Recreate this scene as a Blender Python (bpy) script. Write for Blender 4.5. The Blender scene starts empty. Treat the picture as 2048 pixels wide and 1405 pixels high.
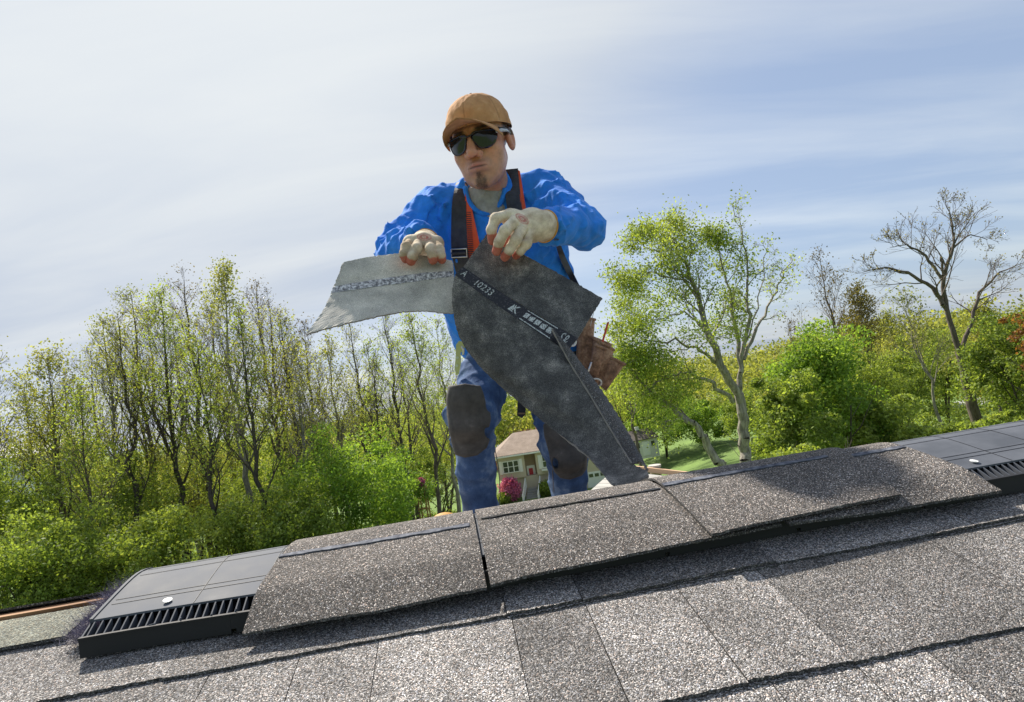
import bpy, math, random
import numpy as np
from mathutils import Matrix, Vector
from mathutils.bvhtree import BVHTree

# ------------------------------------------------------------------ camera, sky, sun, exposure
S = bpy.context.scene
COL = S.collection
FPX, ROLL, PITCH = 1203.5, 0.14827, 0.06845
cp, sp = math.cos(PITCH), math.sin(PITCH)
cr, sr = math.cos(ROLL), math.sin(ROLL)
FW = np.array([0, cp, sp]); UP0 = np.array([0, -sp, cp]); RT0 = np.array([1., 0, 0])
RT = cr * RT0 - sr * UP0
UPV = sr * RT0 + cr * UP0
cam_d = bpy.data.cameras.new('camera'); cam = bpy.data.objects.new('camera', cam_d); COL.objects.link(cam)
cam_d.sensor_width = 36; cam_d.lens = 36 * FPX / 2048; cam_d.clip_start = .05; cam_d.clip_end = 3000
M = Matrix.Identity(4)
for i in range(3):
    M[i][0] = RT[i]; M[i][1] = UPV[i]; M[i][2] = -FW[i]
cam.matrix_world = M
S.camera = cam

SUN_AZ = math.radians(-34)      # from +Y (view direction) towards -X (left)
SUN_EL = math.radians(49)
sd = np.array([math.sin(SUN_AZ) * math.cos(SUN_EL), math.cos(SUN_AZ) * math.cos(SUN_EL), math.sin(SUN_EL)])
sun_d = bpy.data.lights.new('sun', 'SUN'); sun_d.energy = 3.9; sun_d.angle = math.radians(1.6); sun_d.color = (1, .93, .82)
sun = bpy.data.objects.new('sun', sun_d); COL.objects.link(sun)
sun.rotation_euler = Vector(tuple(sd)).to_track_quat('Z', 'Y').to_euler()

W = bpy.data.worlds.new("World"); S.world = W; W.use_nodes = True
nt = W.node_tree; nt.nodes.clear()
def wn(t, **k):
    n = nt.nodes.new(t)
    for a, b in k.items(): setattr(n, a, b)
    return n
sky = wn('ShaderNodeTexSky', sky_type='NISHITA'); sky.sun_disc = False
sky.sun_elevation = SUN_EL; sky.sun_rotation = SUN_AZ
sky.air_density = 1.0; sky.dust_density = 1.6; sky.ozone_density = 2.2; sky.altitude = 100
tc = wn('ShaderNodeTexCoord')
# cirrus: cloud layer coordinates = direction / (z + .12) so that streaks shrink to the horizon
sep = wn('ShaderNodeSeparateXYZ'); nt.links.new(tc.outputs['Generated'], sep.inputs[0])
zz = wn('ShaderNodeMath', operation='ADD'); nt.links.new(sep.outputs['Z'], zz.inputs[0]); zz.inputs[1].default_value = .16
zm = wn('ShaderNodeMath', operation='MAXIMUM'); nt.links.new(zz.outputs[0], zm.inputs[0]); zm.inputs[1].default_value = .05
dv = wn('ShaderNodeVectorMath', operation='DIVIDE'); cmb = wn('ShaderNodeCombineXYZ')
for i in range(3): nt.links.new(zm.outputs[0], cmb.inputs[i])
nt.links.new(tc.outputs['Generated'], dv.inputs[0]); nt.links.new(cmb.outputs[0], dv.inputs[1])
mp = wn('ShaderNodeMapping'); mp.inputs['Rotation'].default_value = (0, 0, math.radians(-52)); mp.inputs['Scale'].default_value = (.5, 2.0, .0)
nt.links.new(dv.outputs[0], mp.inputs[0])
cn = wn('ShaderNodeTexNoise'); cn.inputs['Scale'].default_value = 1.1; cn.inputs['Detail'].default_value = 9; cn.inputs['Roughness'].default_value = .56; cn.inputs['Distortion'].default_value = .45
nt.links.new(mp.outputs[0], cn.inputs['Vector'])
crp = wn('ShaderNodeValToRGB'); crp.color_ramp.elements[0].position = .38; crp.color_ramp.elements[1].position = .68
crp.color_ramp.elements[0].color = (0, 0, 0, 1); crp.color_ramp.elements[1].color = (1, 1, 1, 1)
nt.links.new(cn.outputs['Fac'], crp.inputs[0])
hz = wn('ShaderNodeMapRange'); nt.links.new(sep.outputs['Z'], hz.inputs[0])
hz.inputs[1].default_value = -.02; hz.inputs[2].default_value = .42; hz.inputs[3].default_value = .85; hz.inputs[4].default_value = 0
# forward glow of thin cloud round the sun
dt = wn('ShaderNodeVectorMath', operation='DOT_PRODUCT'); nt.links.new(tc.outputs['Generated'], dt.inputs[0]); dt.inputs[1].default_value = tuple(sd)
gl = wn('ShaderNodeMapRange', interpolation_type='SMOOTHSTEP'); nt.links.new(dt.outputs['Value'], gl.inputs[0])
gl.inputs[1].default_value = .56; gl.inputs[2].default_value = 1.0; gl.inputs[3].default_value = 0; gl.inputs[4].default_value = .75
m1 = wn('ShaderNodeMath', operation='MAXIMUM'); m1.inputs[0].default_value = .66; nt.links.new(hz.outputs[0], m1.inputs[1])
m2 = wn('ShaderNodeMath', operation='ADD', use_clamp=True); nt.links.new(m1.outputs[0], m2.inputs[0]); nt.links.new(gl.outputs[0], m2.inputs[1])
cc = wn('ShaderNodeMix', data_type='RGBA')
SKYGAIN = 3.2
cs = wn('ShaderNodeMix', data_type='RGBA'); nt.links.new(crp.outputs[0], cs.inputs[0])
cs.inputs[6].default_value = (SKYGAIN * .70, SKYGAIN * .86, SKYGAIN * 1.16, 1)
cs.inputs[7].default_value = (SKYGAIN * 1.16, SKYGAIN * 1.25, SKYGAIN * 1.36, 1)
nt.links.new(cs.outputs[2], cc.inputs[6])
cc.inputs[7].default_value = (SKYGAIN * 1.62, SKYGAIN * 1.68, SKYGAIN * 1.70, 1)
nt.links.new(gl.outputs[0], cc.inputs[0])
mx = wn('ShaderNodeMix', data_type='RGBA')
nt.links.new(m2.outputs[0], mx.inputs[0]); nt.links.new(sky.outputs[0], mx.inputs[6]); nt.links.new(cc.outputs[2], mx.inputs[7])
bg = wn('ShaderNodeBackground'); bg.inputs[1].default_value = .083
nt.links.new(mx.outputs[2], bg.inputs[0])
wo = wn('ShaderNodeOutputWorld'); nt.links.new(bg.outputs[0], wo.inputs[0])
S.view_settings.view_transform = 'Standard'; S.view_settings.look = 'None'
S.view_settings.gamma = 1; S.view_settings.use_curve_mapping = False
S.view_settings.exposure = 1.08

# ------------------------------------------------------------------ helpers
def pt(px, py, D):
    return D * (FW + (px - 1024) / FPX * RT - (py - 702.5) / FPX * UPV)
def link(o, parent=None):
    COL.objects.link(o)
    if parent is not None:
        o.parent = parent
    return o
WL = {}
def mesh(name, V, F, mat=None, parent=None, smooth=False, mats=None, midx=None, loc=None, local=False):
    me = bpy.data.meshes.new(name)
    V = np.asarray(V, dtype=np.float64).reshape(-1, 3)
    if isinstance(F, np.ndarray):
        F = F.astype(np.int32); n, k = F.shape
        me.vertices.add(len(V)); me.vertices.foreach_set('co', V.ravel().astype(np.float32))
        me.loops.add(n * k); me.loops.foreach_set('vertex_index', F.ravel())
        me.polygons.add(n); me.polygons.foreach_set('loop_start', np.arange(n, dtype=np.int32) * k)
        me.polygons.foreach_set('loop_total', np.full(n, k, dtype=np.int32))
        me.update(calc_edges=True)
    else:
        me.from_pydata([tuple(v) for v in V], [], [tuple(int(i) for i in f) for f in F]); me.update()
    for m in (mats or ([mat] if mat else [])): me.materials.append(m)
    if midx is not None: me.polygons.foreach_set('material_index', np.asarray(midx, dtype=np.int32))
    if smooth: me.polygons.foreach_set('use_smooth', np.ones(len(me.polygons), dtype=bool))
    o = bpy.data.objects.new(name, me); link(o, parent)
    if not local and parent is not None:
        o.location = -Vector(WL.get(parent.name, (0, 0, 0)))
        WL[o.name] = (0, 0, 0)
    return o
def tag(o, label=None, cat=None, group=None, kind=None):
    if label: o['label'] = label
    if cat: o['category'] = cat
    if group: o['group'] = group
    if kind: o['kind'] = kind
    return o
def thing(name, label, cat, loc=(0, 0, 0), group=None):
    o = bpy.data.objects.new(name, None); COL.objects.link(o); o.empty_display_size = .05
    o.location = tuple(loc); WL[o.name] = tuple(loc)
    return tag(o, label, cat, group)
def attr_col(o, cols, name='Col'):
    me = o.data; a = me.color_attributes.new(name, 'FLOAT_COLOR', 'POINT')
    c = np.ones((len(me.vertices), 4), np.float32); c[:, :3] = cols; a.data.foreach_set('color', c.ravel())

class MB:
    """collects boxes, tubes and polygons into one mesh"""
    def __init__(s): s.V = []; s.F = []
    def add(s, V, F):
        b = len(s.V); s.V += [tuple(v) for v in V]; s.F += [tuple(i + b for i in f) for f in F]
    def hexa(s, P):   # 8 points: bottom 4 (ccw), top 4
        s.add(P, [(3, 2, 1, 0), (4, 5, 6, 7), (0, 1, 5, 4), (1, 2, 6, 5), (2, 3, 7, 6), (3, 0, 4, 7)])
    def box(s, lo, hi, fr=None):
        P = [(lo[0], lo[1], lo[2]), (hi[0], lo[1], lo[2]), (hi[0], hi[1], lo[2]), (lo[0], hi[1], lo[2]),
             (lo[0], lo[1], hi[2]), (hi[0], lo[1], hi[2]), (hi[0], hi[1], hi[2]), (lo[0], hi[1], hi[2])]
        if fr: P = [fr(*p) for p in P]
        s.hexa(P); return s
    def tube(s, pts, r, n=8, caps=True):
        pts = [np.asarray(p, float) for p in pts]; R = r if hasattr(r, '__len__') else [r] * len(pts)
        b = len(s.V); prev = None
        for i, p in enumerate(pts):
            t = pts[min(i + 1, len(pts) - 1)] - pts[max(i - 1, 0)]; t /= np.linalg.norm(t) + 1e-9
            if prev is None:
                a = np.cross(t, (0, 0, 1.)); a = a if np.linalg.norm(a) > .1 else np.cross(t, (1., 0, 0))
            else: a = prev - t * (prev @ t)
            a /= np.linalg.norm(a); prev = a; c = np.cross(t, a)
            for k in range(n):
                th = 2 * math.pi * k / n; s.V.append(tuple(p + R[i] * (math.cos(th) * a + math.sin(th) * c)))
        for i in range(len(pts) - 1):
            for k in range(n):
                k2 = (k + 1) % n; s.F.append((b + i * n + k, b + i * n + k2, b + (i + 1) * n + k2, b + (i + 1) * n + k))
        if caps:
            s.F.append(tuple(b + k for k in range(n))[::-1]); s.F.append(tuple(b + (len(pts) - 1) * n + k for k in range(n)))
        return s
    def prism(s, poly, d):   # poly: list of 3D pts, d: extrusion vector
        n = len(poly); b = len(s.V); d = np.asarray(d)
        s.V += [tuple(p) for p in poly] + [tuple(np.asarray(p) + d) for p in poly]
        s.F.append(tuple(b + i for i in range(n))[::-1]); s.F.append(tuple(b + n + i for i in range(n)))
        for i in range(n): j = (i + 1) % n; s.F.append((b + i, b + j, b + n + j, b + n + i))
        return s
    def build(s, name, mat, parent=None, smooth=False): return mesh(name, s.V, s.F, mat, parent, smooth)

# --- materials
def mat(name, col=(.5, .5, .5), rough=.8, metal=0, spec=None, build=None):
    m = bpy.data.materials.new(name); m.use_nodes = True
    b = m.node_tree.nodes['Principled BSDF']
    b.inputs['Base Color'].default_value = (*col, 1); b.inputs['Roughness'].default_value = rough; b.inputs['Metallic'].default_value = metal
    if spec is not None: b.inputs['Specular IOR Level'].default_value = spec
    if build: build(m.node_tree, b)
    return m
def N(t, ty, **k):
    n = t.nodes.new(ty)
    for a, b in k.items(): setattr(n, a, b)
    return n
def ramp(t, fac, stops, interp='LINEAR'):
    r = N(t, 'ShaderNodeValToRGB'); r.color_ramp.interpolation = interp
    while len(r.color_ramp.elements) < len(stops): r.color_ramp.elements.new(.5)
    for e, (p, c) in zip(r.color_ramp.elements, stops):
        e.position = p; e.color = (*(c if hasattr(c, '__len__') else (c, c, c)), 1)
    if fac is not None: t.links.new(fac, r.inputs[0])
    return r.outputs[0]
def noise(t, scale, detail=4, rough=.5, vec=None, dist=0, out='Fac'):
    n = N(t, 'ShaderNodeTexNoise'); n.inputs['Scale'].default_value = scale; n.inputs['Detail'].default_value = detail
    n.inputs['Roughness'].default_value = rough; n.inputs['Distortion'].default_value = dist
    if vec is None:
        c = N(t, 'ShaderNodeTexCoord'); vec = c.outputs['Object']
    t.links.new(vec, n.inputs['Vector']); return n.outputs[out]
def mixc(t, fac, a, b, mode='MIX'):
    m = N(t, 'ShaderNodeMix', data_type='RGBA', blend_type=mode)
    for v, i in ((fac, 0), (a, 6), (b, 7)):
        if hasattr(v, 'links') or hasattr(v, 'is_linked'): t.links.new(v, m.inputs[i])
        else: m.inputs[i].default_value = v if i == 0 else (*v, 1)
    return m.outputs[2]
def bump(t, b, h, strength=.4, dist=.002):
    bn = N(t, 'ShaderNodeBump'); bn.inputs['Strength'].default_value = strength; bn.inputs['Distance'].default_value = dist
    t.links.new(h, bn.inputs['Height']); t.links.new(bn.outputs[0], b.inputs['Normal'])
def mp_scale(t, sc, rot=(0, 0, 0)):
    c = N(t, 'ShaderNodeTexCoord'); m = N(t, 'ShaderNodeMapping'); m.inputs['Scale'].default_value = sc; m.inputs['Rotation'].default_value = rot
    t.links.new(c.outputs['Object'], m.inputs[0]); return m.outputs[0]

def granule(name, stops, scale=520, tint=(1, 1, 1), rnd=.35, blot=None, bstr=.9):
    def f(t, b):
        c = N(t, 'ShaderNodeTexCoord')
        v = N(t, 'ShaderNodeTexVoronoi'); v.inputs['Scale'].default_value = scale; t.links.new(c.outputs['Object'], v.inputs['Vector'])
        s3 = N(t, 'ShaderNodeSeparateXYZ'); t.links.new(v.outputs['Color'], s3.inputs[0])
        col = ramp(t, s3.outputs[0], stops, 'CONSTANT')
        warm = ramp(t, s3.outputs[1], [(0, (1, .96, .9)), (.45, (1.0, .97, .93)), (.7, (.95, .98, 1.05)), (.86, (1.12, .93, .8))], 'CONSTANT')
        col = mixc(t, 1.0, col, warm, 'MULTIPLY')
        oi = N(t, 'ShaderNodeObjectInfo')
        rr = ramp(t, oi.outputs['Random'], [(0, tuple((1 - rnd) * x for x in tint)), (.5, tint), (1, tuple((1 + rnd) * x for x in tint))])
        col = mixc(t, 1.0, col, rr, 'MULTIPLY')
        n1 = noise(t, 9, 5, .6)
        bl = ramp(t, n1, blot or [(.3, .72), (.5, 1.0), (.7, 1.3)])
        col = mixc(t, 1.0, col, bl, 'MULTIPLY')
        t.links.new(col, b.inputs['Base Color'])
        bump(t, b, v.outputs['Distance'], bstr, .0022)
        b.inputs['Normal'].links[0].from_node.invert = True
    return mat(name, rough=.85, spec=.35, build=f)
GST = [(0, .03), (.2, .065), (.42, .115), (.62, .185), (.8, .28), (.93, .44)]
M_shingle = granule('shingle_granules', GST, 860, (1.38, 1.35, 1.36), .34, bstr=.6)
M_cap = granule('cap_granules', [(0, .02), (.3, .055), (.52, .095), (.74, .16), (.89, .27), (.965, .55)], 900, (1.25, 1.17, 1.13), .08, bstr=.6)
M_pale = granule('weathered_bare_shingle', [(0, .12), (.3, .2), (.55, .27), (.8, .36), (.93, .45)], 600, (.95, 1.0, .85), .05)
M_edge = granule('asphalt_edge', [(0, .03), (.4, .06), (.7, .11), (.9, .22)], 800, (1, 1, 1), .02, bstr=.4)
def felt(t, b):
    n = noise(t, 20, 10, .72); n2 = noise(t, 520, 3, .6); n3 = noise(t, 1500, 1, .5)
    c = ramp(t, n, [(.3, (.028, .028, .028)), (.44, (.048, .048, .047)), (.55, (.09, .089, .085)), (.68, (.21, .2, .185))])
    c = mixc(t, .8, c, ramp(t, n2, [(.35, .35), (.5, 1.), (.66, 2.2)]), 'MULTIPLY')
    c = mixc(t, 1, c, ramp(t, n3, [(.66, 1.), (.74, 3.2)]), 'MULTIPLY')
    t.links.new(c, b.inputs['Base Color']); bump(t, b, n2, .35, .001)
M_felt = mat('shingle_back_dark', rough=.62, spec=.4, build=felt)
def felt2(t, b):
    n = noise(t, 14, 6, .6); n2 = noise(t, 700, 3, .6)
    c = ramp(t, n, [(.3, (.32, .31, .28)), (.7, (.62, .59, .52))])
    c = mixc(t, .75, c, ramp(t, n2, [(.3, .45), (.5, 1.), (.7, 1.8)]), 'MULTIPLY')
    t.links.new(c, b.inputs['Base Color']); bump(t, b, n2, .4, .001)
M_felt2 = mat('shingle_back_sanded', rough=.8, build=felt2)
def tar(t, b):
    n = noise(t, 260, 3, .6); n2 = noise(t, 30, 4, .6)
    c = ramp(t, n, [(.56, (.006, .006, .008)), (.6, (.03, .03, .035)), (.68, (.10, .09, .09))])
    t.links.new(c, b.inputs['Base Color']); bump(t, b, n2, .5, .002)
M_tar = mat('tar_band', rough=.35, build=tar)
def tarw(t, b):
    n = noise(t, 150, 4, .65)
    c = ramp(t, n, [(.38, (.10, .10, .11)), (.5, (.32, .32, .34)), (.60, (.66, .66, .68))])
    t.links.new(c, b.inputs['Base Color']); bump(t, b, n, .5, .002)
M_tarw = mat('tar_band_frosted', rough=.4, build=tarw)
def seal(t, b):
    n = noise(t, 110, 4, .6)
    c = ramp(t, n, [(.35, (.05, .055, .075)), (.6, (.14, .15, .18)), (.75, (.22, .23, .26))])
    t.links.new(c, b.inputs['Base Color']); bump(t, b, n, .5, .0015)
M_seal = mat('sealant_strip', rough=.75, spec=.15, build=seal)
def plast(t, b):
    n = noise(t, 16, 6, .6); n2 = noise(t, 160, 3, .6)
    c = ramp(t, n, [(.35, (.07, .077, .092)), (.65, (.11, .119, .14))])
    t.links.new(c, b.inputs['Base Color'])
    t.links.new(ramp(t, n, [(.3, .64), (.7, .78)]), b.inputs['Roughness']); bump(t, b, n2, .06, .001)
M_plastic = mat('black_vent_plastic', rough=.6, spec=.22, build=plast)
M_plastic_dark = mat('dark_vent_recess', (.016, .016, .019), .9, spec=.05)
M_rail = mat('black_vent_rail', (.018, .018, .021), .55, spec=.25)
M_white = mat('white_paint', (.78, .78, .76), .5)
M_steel = mat('bright_metal', (.6, .6, .6), .3, 1)

# --- value noise
_T = np.random.default_rng(7).random((64, 64, 64)).astype(np.float32)
def vnoise(P):
    P = np.asarray(P); i = np.floor(P).astype(np.int32); f = (P - i).astype(np.float32); u = f * f * (3 - 2 * f); r = 0
    for a in (0, 1):
        for b in (0, 1):
            for c in (0, 1):
                w = (u[..., 0] if a else 1 - u[..., 0]) * (u[..., 1] if b else 1 - u[..., 1]) * (u[..., 2] if c else 1 - u[..., 2])
                r = r + w * _T[(i[..., 0] + a) & 63, (i[..., 1] + b) & 63, (i[..., 2] + c) & 63]
    return r
def fbm(P, o=3):
    r = 0; a = .5
    for k in range(o): r = r + a * (vnoise(P * 2 ** k + 7.3 * k) - .5); a *= .5
    return r
# ------------------------------------------------------------------ roof
PSI, BETA, HR, DR = 0.1081, 0.24538, 0.19884, .9
UU = np.array([math.cos(PSI), math.sin(PSI), 0]); NN = np.array([math.sin(PSI), -math.cos(PSI), 0]); ZZ = np.array([0, 0, 1.])
cb, sb = math.cos(BETA), math.sin(BETA)
O0 = np.array([0, DR, -HR])
def rp(a, s, up=0.):      # a along the ridge, s down the slope towards the camera (negative = far side), up = off the deck
    sg = 1 if s >= 0 else -1
    nrm = NN * sg * sb + ZZ * cb
    return O0 + UU * a + NN * (s * cb) - ZZ * (abs(s) * sb) + nrm * up
def unroof(px, py, up=0.):
    d = pt(px, py, 1); n = NN * sb + ZZ * cb; p0 = O0 + n * up
    p = d * ((p0 @ n) / (d @ n)) - O0
    return p @ UU, (p @ (NN * cb - ZZ * sb))
rng = np.random.default_rng(3)
roof = thing('house_roof', 'grey asphalt shingle roof slope filling the foreground below the vent', 'roof', rp(0, 0, -.3))
b = MB()
for s0, s1 in ((.0, 1.6), (-3.2, 0.)):
    P = [rp(-2.6, s0, -.35), rp(3.4, s0, -.35), rp(3.4, s1, -.35), rp(-2.6, s1, -.35), rp(-2.6, s0, -.008), rp(3.4, s0, -.008), rp(3.4, s1, -.008), rp(-2.6, s1, -.008)]
    b.hexa(P)
def woodf(t, b):
    n = noise(t, 3, 5, .6, mp_scale(t, (1, 22, 22)))
    t.links.new(ramp(t, n, [(.35, (.20, .09, .035)), (.65, (.42, .24, .12))]), b.inputs['Base Color'])
M_wood = mat('orange_roof_board', rough=.8, build=woodf)
b.build('roof_deck', M_wood, roof)

def shingle_slab(name, a0, a1, s0, s1, u0, u1, th=.004, mt=None, parent=roof, wav=.0022, seed=0, skew=0., seg=36):
    """slab from upslope edge s0 (height u0) to ragged downslope edge s1 (height u1)"""
    r = np.random.default_rng(seed + 11); A = np.linspace(a0, a1, seg + 1)
    low = fbm(np.stack([A * 3 + seed, A * 0, A * 0], -1), 2) * .012 + (r.random(seg + 1) - .5) * wav
    lift = fbm(np.stack([A * 4 + seed * 3, A * 0 + 5, A * 0], -1), 2) * .006
    V = []; rows = [0, .35, .7, .93, 1.]
    for k in rows:
        for i, a in enumerate(A):
            s = s0 + (s1 + low[i] - s0) * k
            V.append(rp(a + skew * (s - s0), s, u0 + (u1 + lift[i] * k * k - u0) * k))
    nr = len(rows); n = seg + 1
    top = len(V); V += [tuple(np.array(v) - np.array(ZZ) * th) for v in V]
    F = []; mi = []
    for j in range(nr - 1):
        for i in range(seg):
            q = j * n + i; F.append((q, q + n, q + n + 1, q + 1)); mi.append(0); F.append((top + q, top + q + 1, top + q + n + 1, top + q + n)); mi.append(1)
    for i in range(seg):
        q = (nr - 1) * n + i; F.append((q, top + q, top + q + 1, q + 1)); mi.append(1)
        q = i; F.append((q, q + 1, top + q + 1, top + q)); mi.append(1)
    for j in range(nr - 1):
        for i, fl in ((0, 0), (seg, 1)):
            q = j * n + i; f = (q, top + q, top + q + n, q + n); F.append(f if not fl else f[::-1]); mi.append(1)
    return mesh(name, V, F, None, parent, mats=[mt or M_shingle, M_edge], midx=mi)

S1, S2, S3, S4 = .207, .372, .535, .70
def al(px, py): return unroof(px, py)[0]
j0 = [-2.3, -1.35, al(75, 1318), al(350, 1333), al(1010, 1215), al(1160, 1197), al(1535, 1118), al(1908, 1040), 1.3, 2.2, 3.3]
j1 = [-2.3, -1.2, al(-150, 1500), al(407, 1380), al(590, 1352), al(750, 1350), al(1028, 1260), al(1204, 1290), al(1390, 1230), al(1560, 1190), al(1922, 1120), 1.35, 2.2, 3.3]
j2 = [-1.2, -.35, al(900, 1600), al(1548, 1378), al(1740, 1365), al(1905, 1350), .95, 1.5, 2.3]
j3 = [-1.2, -.6, -.1, .3, .8, 1.4, 2.2]
GAP = .0005
for row, (js, s0, s1) in enumerate(((j0, .02, S1), (j1, .10, S2), (j2, .27, S3), (j3, .43, S4), ([-1., -.3, .3, 1., 1.6], .6, .9))):
    base = .0035 * 0
    for k in range(len(js) - 1):
        shingle_slab('shingle', js[k] + GAP, js[k + 1] - GAP, s0, s1, 0.0005, .0062 + .0008 * rng.random(), .0030, seed=row * 20 + k)
        # second ply peeping out under the front edge of the laminated shingle
        shingle_slab('shingle_ply', js[k] + GAP, js[k + 1] - GAP, s1 - .05, s1 + .0030, .0008, .0030, .0024, seed=row * 20 + k, wav=.004)
# pale uncovered headlap left of the vent, and the far slope
shingle_slab('shingle', -2.4, -.60, .012, .088, .004, .0105, .004, mt=M_pale, seed=91)
for r_ in range(14):
    for k in range(5):
        a0 = -2.4 + k * 1.15 + (r_ % 2) * .4
        shingle_slab('shingle', a0, a0 + 1.147, -.02 - r_ * .16, -.24 - r_ * .16, .001, .009, .004, seed=200 + r_ * 5 + k, seg=8)
# exposed wooden ridge board edge and felt left of the vent
b = MB(); b.box((0, 0, 0), (1, 1, 1), lambda x, y, z: rp(-2.5 + x * 1.93, -.004 + y * .011, .000 + z * .007)); b.build('ridge_board', M_wood, roof)
shingle_slab('felt_edge', -2.5, -.5, -.06, -.003, .006, .0135, .003, mt=M_edge, seed=77)

# ------------------------------------------------------------------ ridge vent
VT = .031
def vz(bh):   # top surface height of the vent above the ridge deck, bh = horizontal distance towards camera
    return VT - math.tan(BETA) * (math.sqrt(bh * bh + .028 ** 2) - .028)
def ext(a): t = min(max((a + .55) / .35, 0), 1); return 1 + .085 * t * t * (3 - 2 * t)
def vp(a, bh, off=0.):
    if bh > 0: bh = bh * ext(a)
    dz = -math.tan(BETA) * bh / math.sqrt(bh * bh + .028 ** 2)
    n = NN * (-dz) + ZZ; n /= np.linalg.norm(n)
    return O0 + UU * a + NN * bh + ZZ * vz(bh) + n * off
def flat(px, py, zf):   # pixel onto the vent's top plane
    d = pt(px, py, 1)
    best = None
    for bh in np.linspace(-.02, .25, 271):
        # intersect with the vertical plane at bh
        t = ((O0 + NN * bh) @ NN) / (d @ NN); p = d * t; e = p[2] - (O0[2] + zf(bh))
        if best is None or abs(e) < best[0]: best = (abs(e), (p - O0) @ UU, bh)
    return best[1], (best[2] / ext(best[1]) if best[2] > 0 else best[2])
BL, BP = .1385, .118      # lip and panel edge
AL, AR = flat(152, 1290, lambda x: vz(x) - .010)[0], 2.4
vent = thing('ridge_vent', 'black plastic ridge vent with louvred front edge running along the roof peak', 'roof vent', O0)
bs = [-.14, -.11, -.08, -.05, -.03, -.015, 0, .012, .024, .036, .05, .07, .09, BP]
an = 60
V = [vp(AL + .004 + (AR - AL) * i / an, x) for i in range(an + 1) for x in bs]
n = len(bs); F = [(i * n + j, (i + 1) * n + j, (i + 1) * n + j + 1, i * n + j + 1) for i in range(an) for j in range(n - 1)]
m = len(V); V += [np.array(v) - ZZ * .0025 for v in V]; F2 = [tuple(m + q for q in f[::-1]) for f in F]
F2 += [(i * n + n - 1, (i + 1) * n + n - 1, m + (i + 1) * n + n - 1, m + i * n + n - 1) for i in range(an)]
F2 += [(j, j + 1, m + j + 1, m + j) for j in range(n - 1)]
mesh('top_panel', V, F + F2, M_plastic, vent, smooth=False)
# score lines
b = MB()
def ribbon(a0, a1, b0, b1, h0=.0002, h1=.0006, zf=vp, seg=1):
    for k in range(seg):
        x0 = b0 + (b1 - b0) * k / seg; x1 = b0 + (b1 - b0) * (k + 1) / seg
        b.hexa([zf(a0, x0, h0), zf(a1, x0, h0), zf(a1, x1, h0), zf(a0, x1, h0), zf(a0, x0, h1), zf(a1, x0, h1), zf(a1, x1, h1), zf(a0, x1, h1)])
ca = AL + .118
while ca < AR:
    ribbon(ca, ca + .0006, -.03, BP - .001, seg=10); ca += .0775 if True else 0
for bb in (.079, .089, .018, -.004):
    for k in range(20): ribbon(AL + .01 + k * .06, AL + .01 + (k + 1) * .06, bb, bb + .0005)
    ribbon(AL + 1.21, AR, bb, bb + .0005)
b.build('score_lines', M_rail, vent)
b = MB()   # raised left edge rim
for k in range(12):
    x0 = -.03 + (BP + .03) * k / 12; x1 = -.03 + (BP + .03) * (k + 1) / 12
    b.hexa([vp(AL, x0, -.004), vp(AL + .004, x0, -.004), vp(AL + .004, x1, -.004), vp(AL, x1, -.004), vp(AL, x0, .0015), vp(AL + .004, x0, .0015), vp(AL + .004, x1, .0015), vp(AL, x1, .0015)])
b.build('end_rim', M_plastic, vent)
deckz = lambda x: -math.tan(BETA) * x
lipz = vz(BL) - .0085
def vq(a, bh, z):
    e = ext(a); return O0 + UU * a + NN * bh * e + ZZ * (z - math.tan(BETA) * bh * (e - 1))
b = MB()
nseg = 34
for k in range(nseg):      # front wall, its foot notched every so often
    a0 = AL + (AR - AL) * k / nseg; a1 = AL + (AR - AL) * (k + 1) / nseg - (.006 if k % 2 else 0)
    zb = deckz(BL) + .008
    b.hexa([vq(a0, BL, zb), vq(a1, BL, zb), vq(a1, BL + .0028, zb), vq(a0, BL + .0028, zb), vq(a0, BL, lipz), vq(a1, BL, lipz), vq(a1, BL + .0028, lipz), vq(a0, BL + .0028, lipz)])
def run(b, x0, x1, z0, z1, x0b=None, x1b=None, n=24):
    x0b = x0 if x0b is None else x0b; x1b = x1 if x1b is None else x1b
    E_ = [AL + (.15 - AL) * k / n for k in range(n + 1)] + [AR]
    for p, q_ in zip(E_[:-1], E_[1:]):
        b.hexa([vq(p, x0, z0), vq(q_, x0, z0), vq(q_, x1, z0), vq(p, x1, z0), vq(p, x0b, z1), vq(q_, x0b, z1), vq(q_, x1b, z1), vq(p, x1b, z1)])
run(b, BL + .0002, BL + .0026, deckz(BL) + .013, lipz - .001)
run(b, BL - .0005, BL + .0045, lipz, lipz + .0018)
b.build('front_baffle', M_rail, vent)
b = MB(); zf = deckz(BP) + .012
run(b, BP - .03, BL, zf - .004, zf - .002)
run(b, BP - .022, BP - .020, zf, vz(BP) - .004)
b.build('inner_channel', M_plastic_dark, vent)
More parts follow.
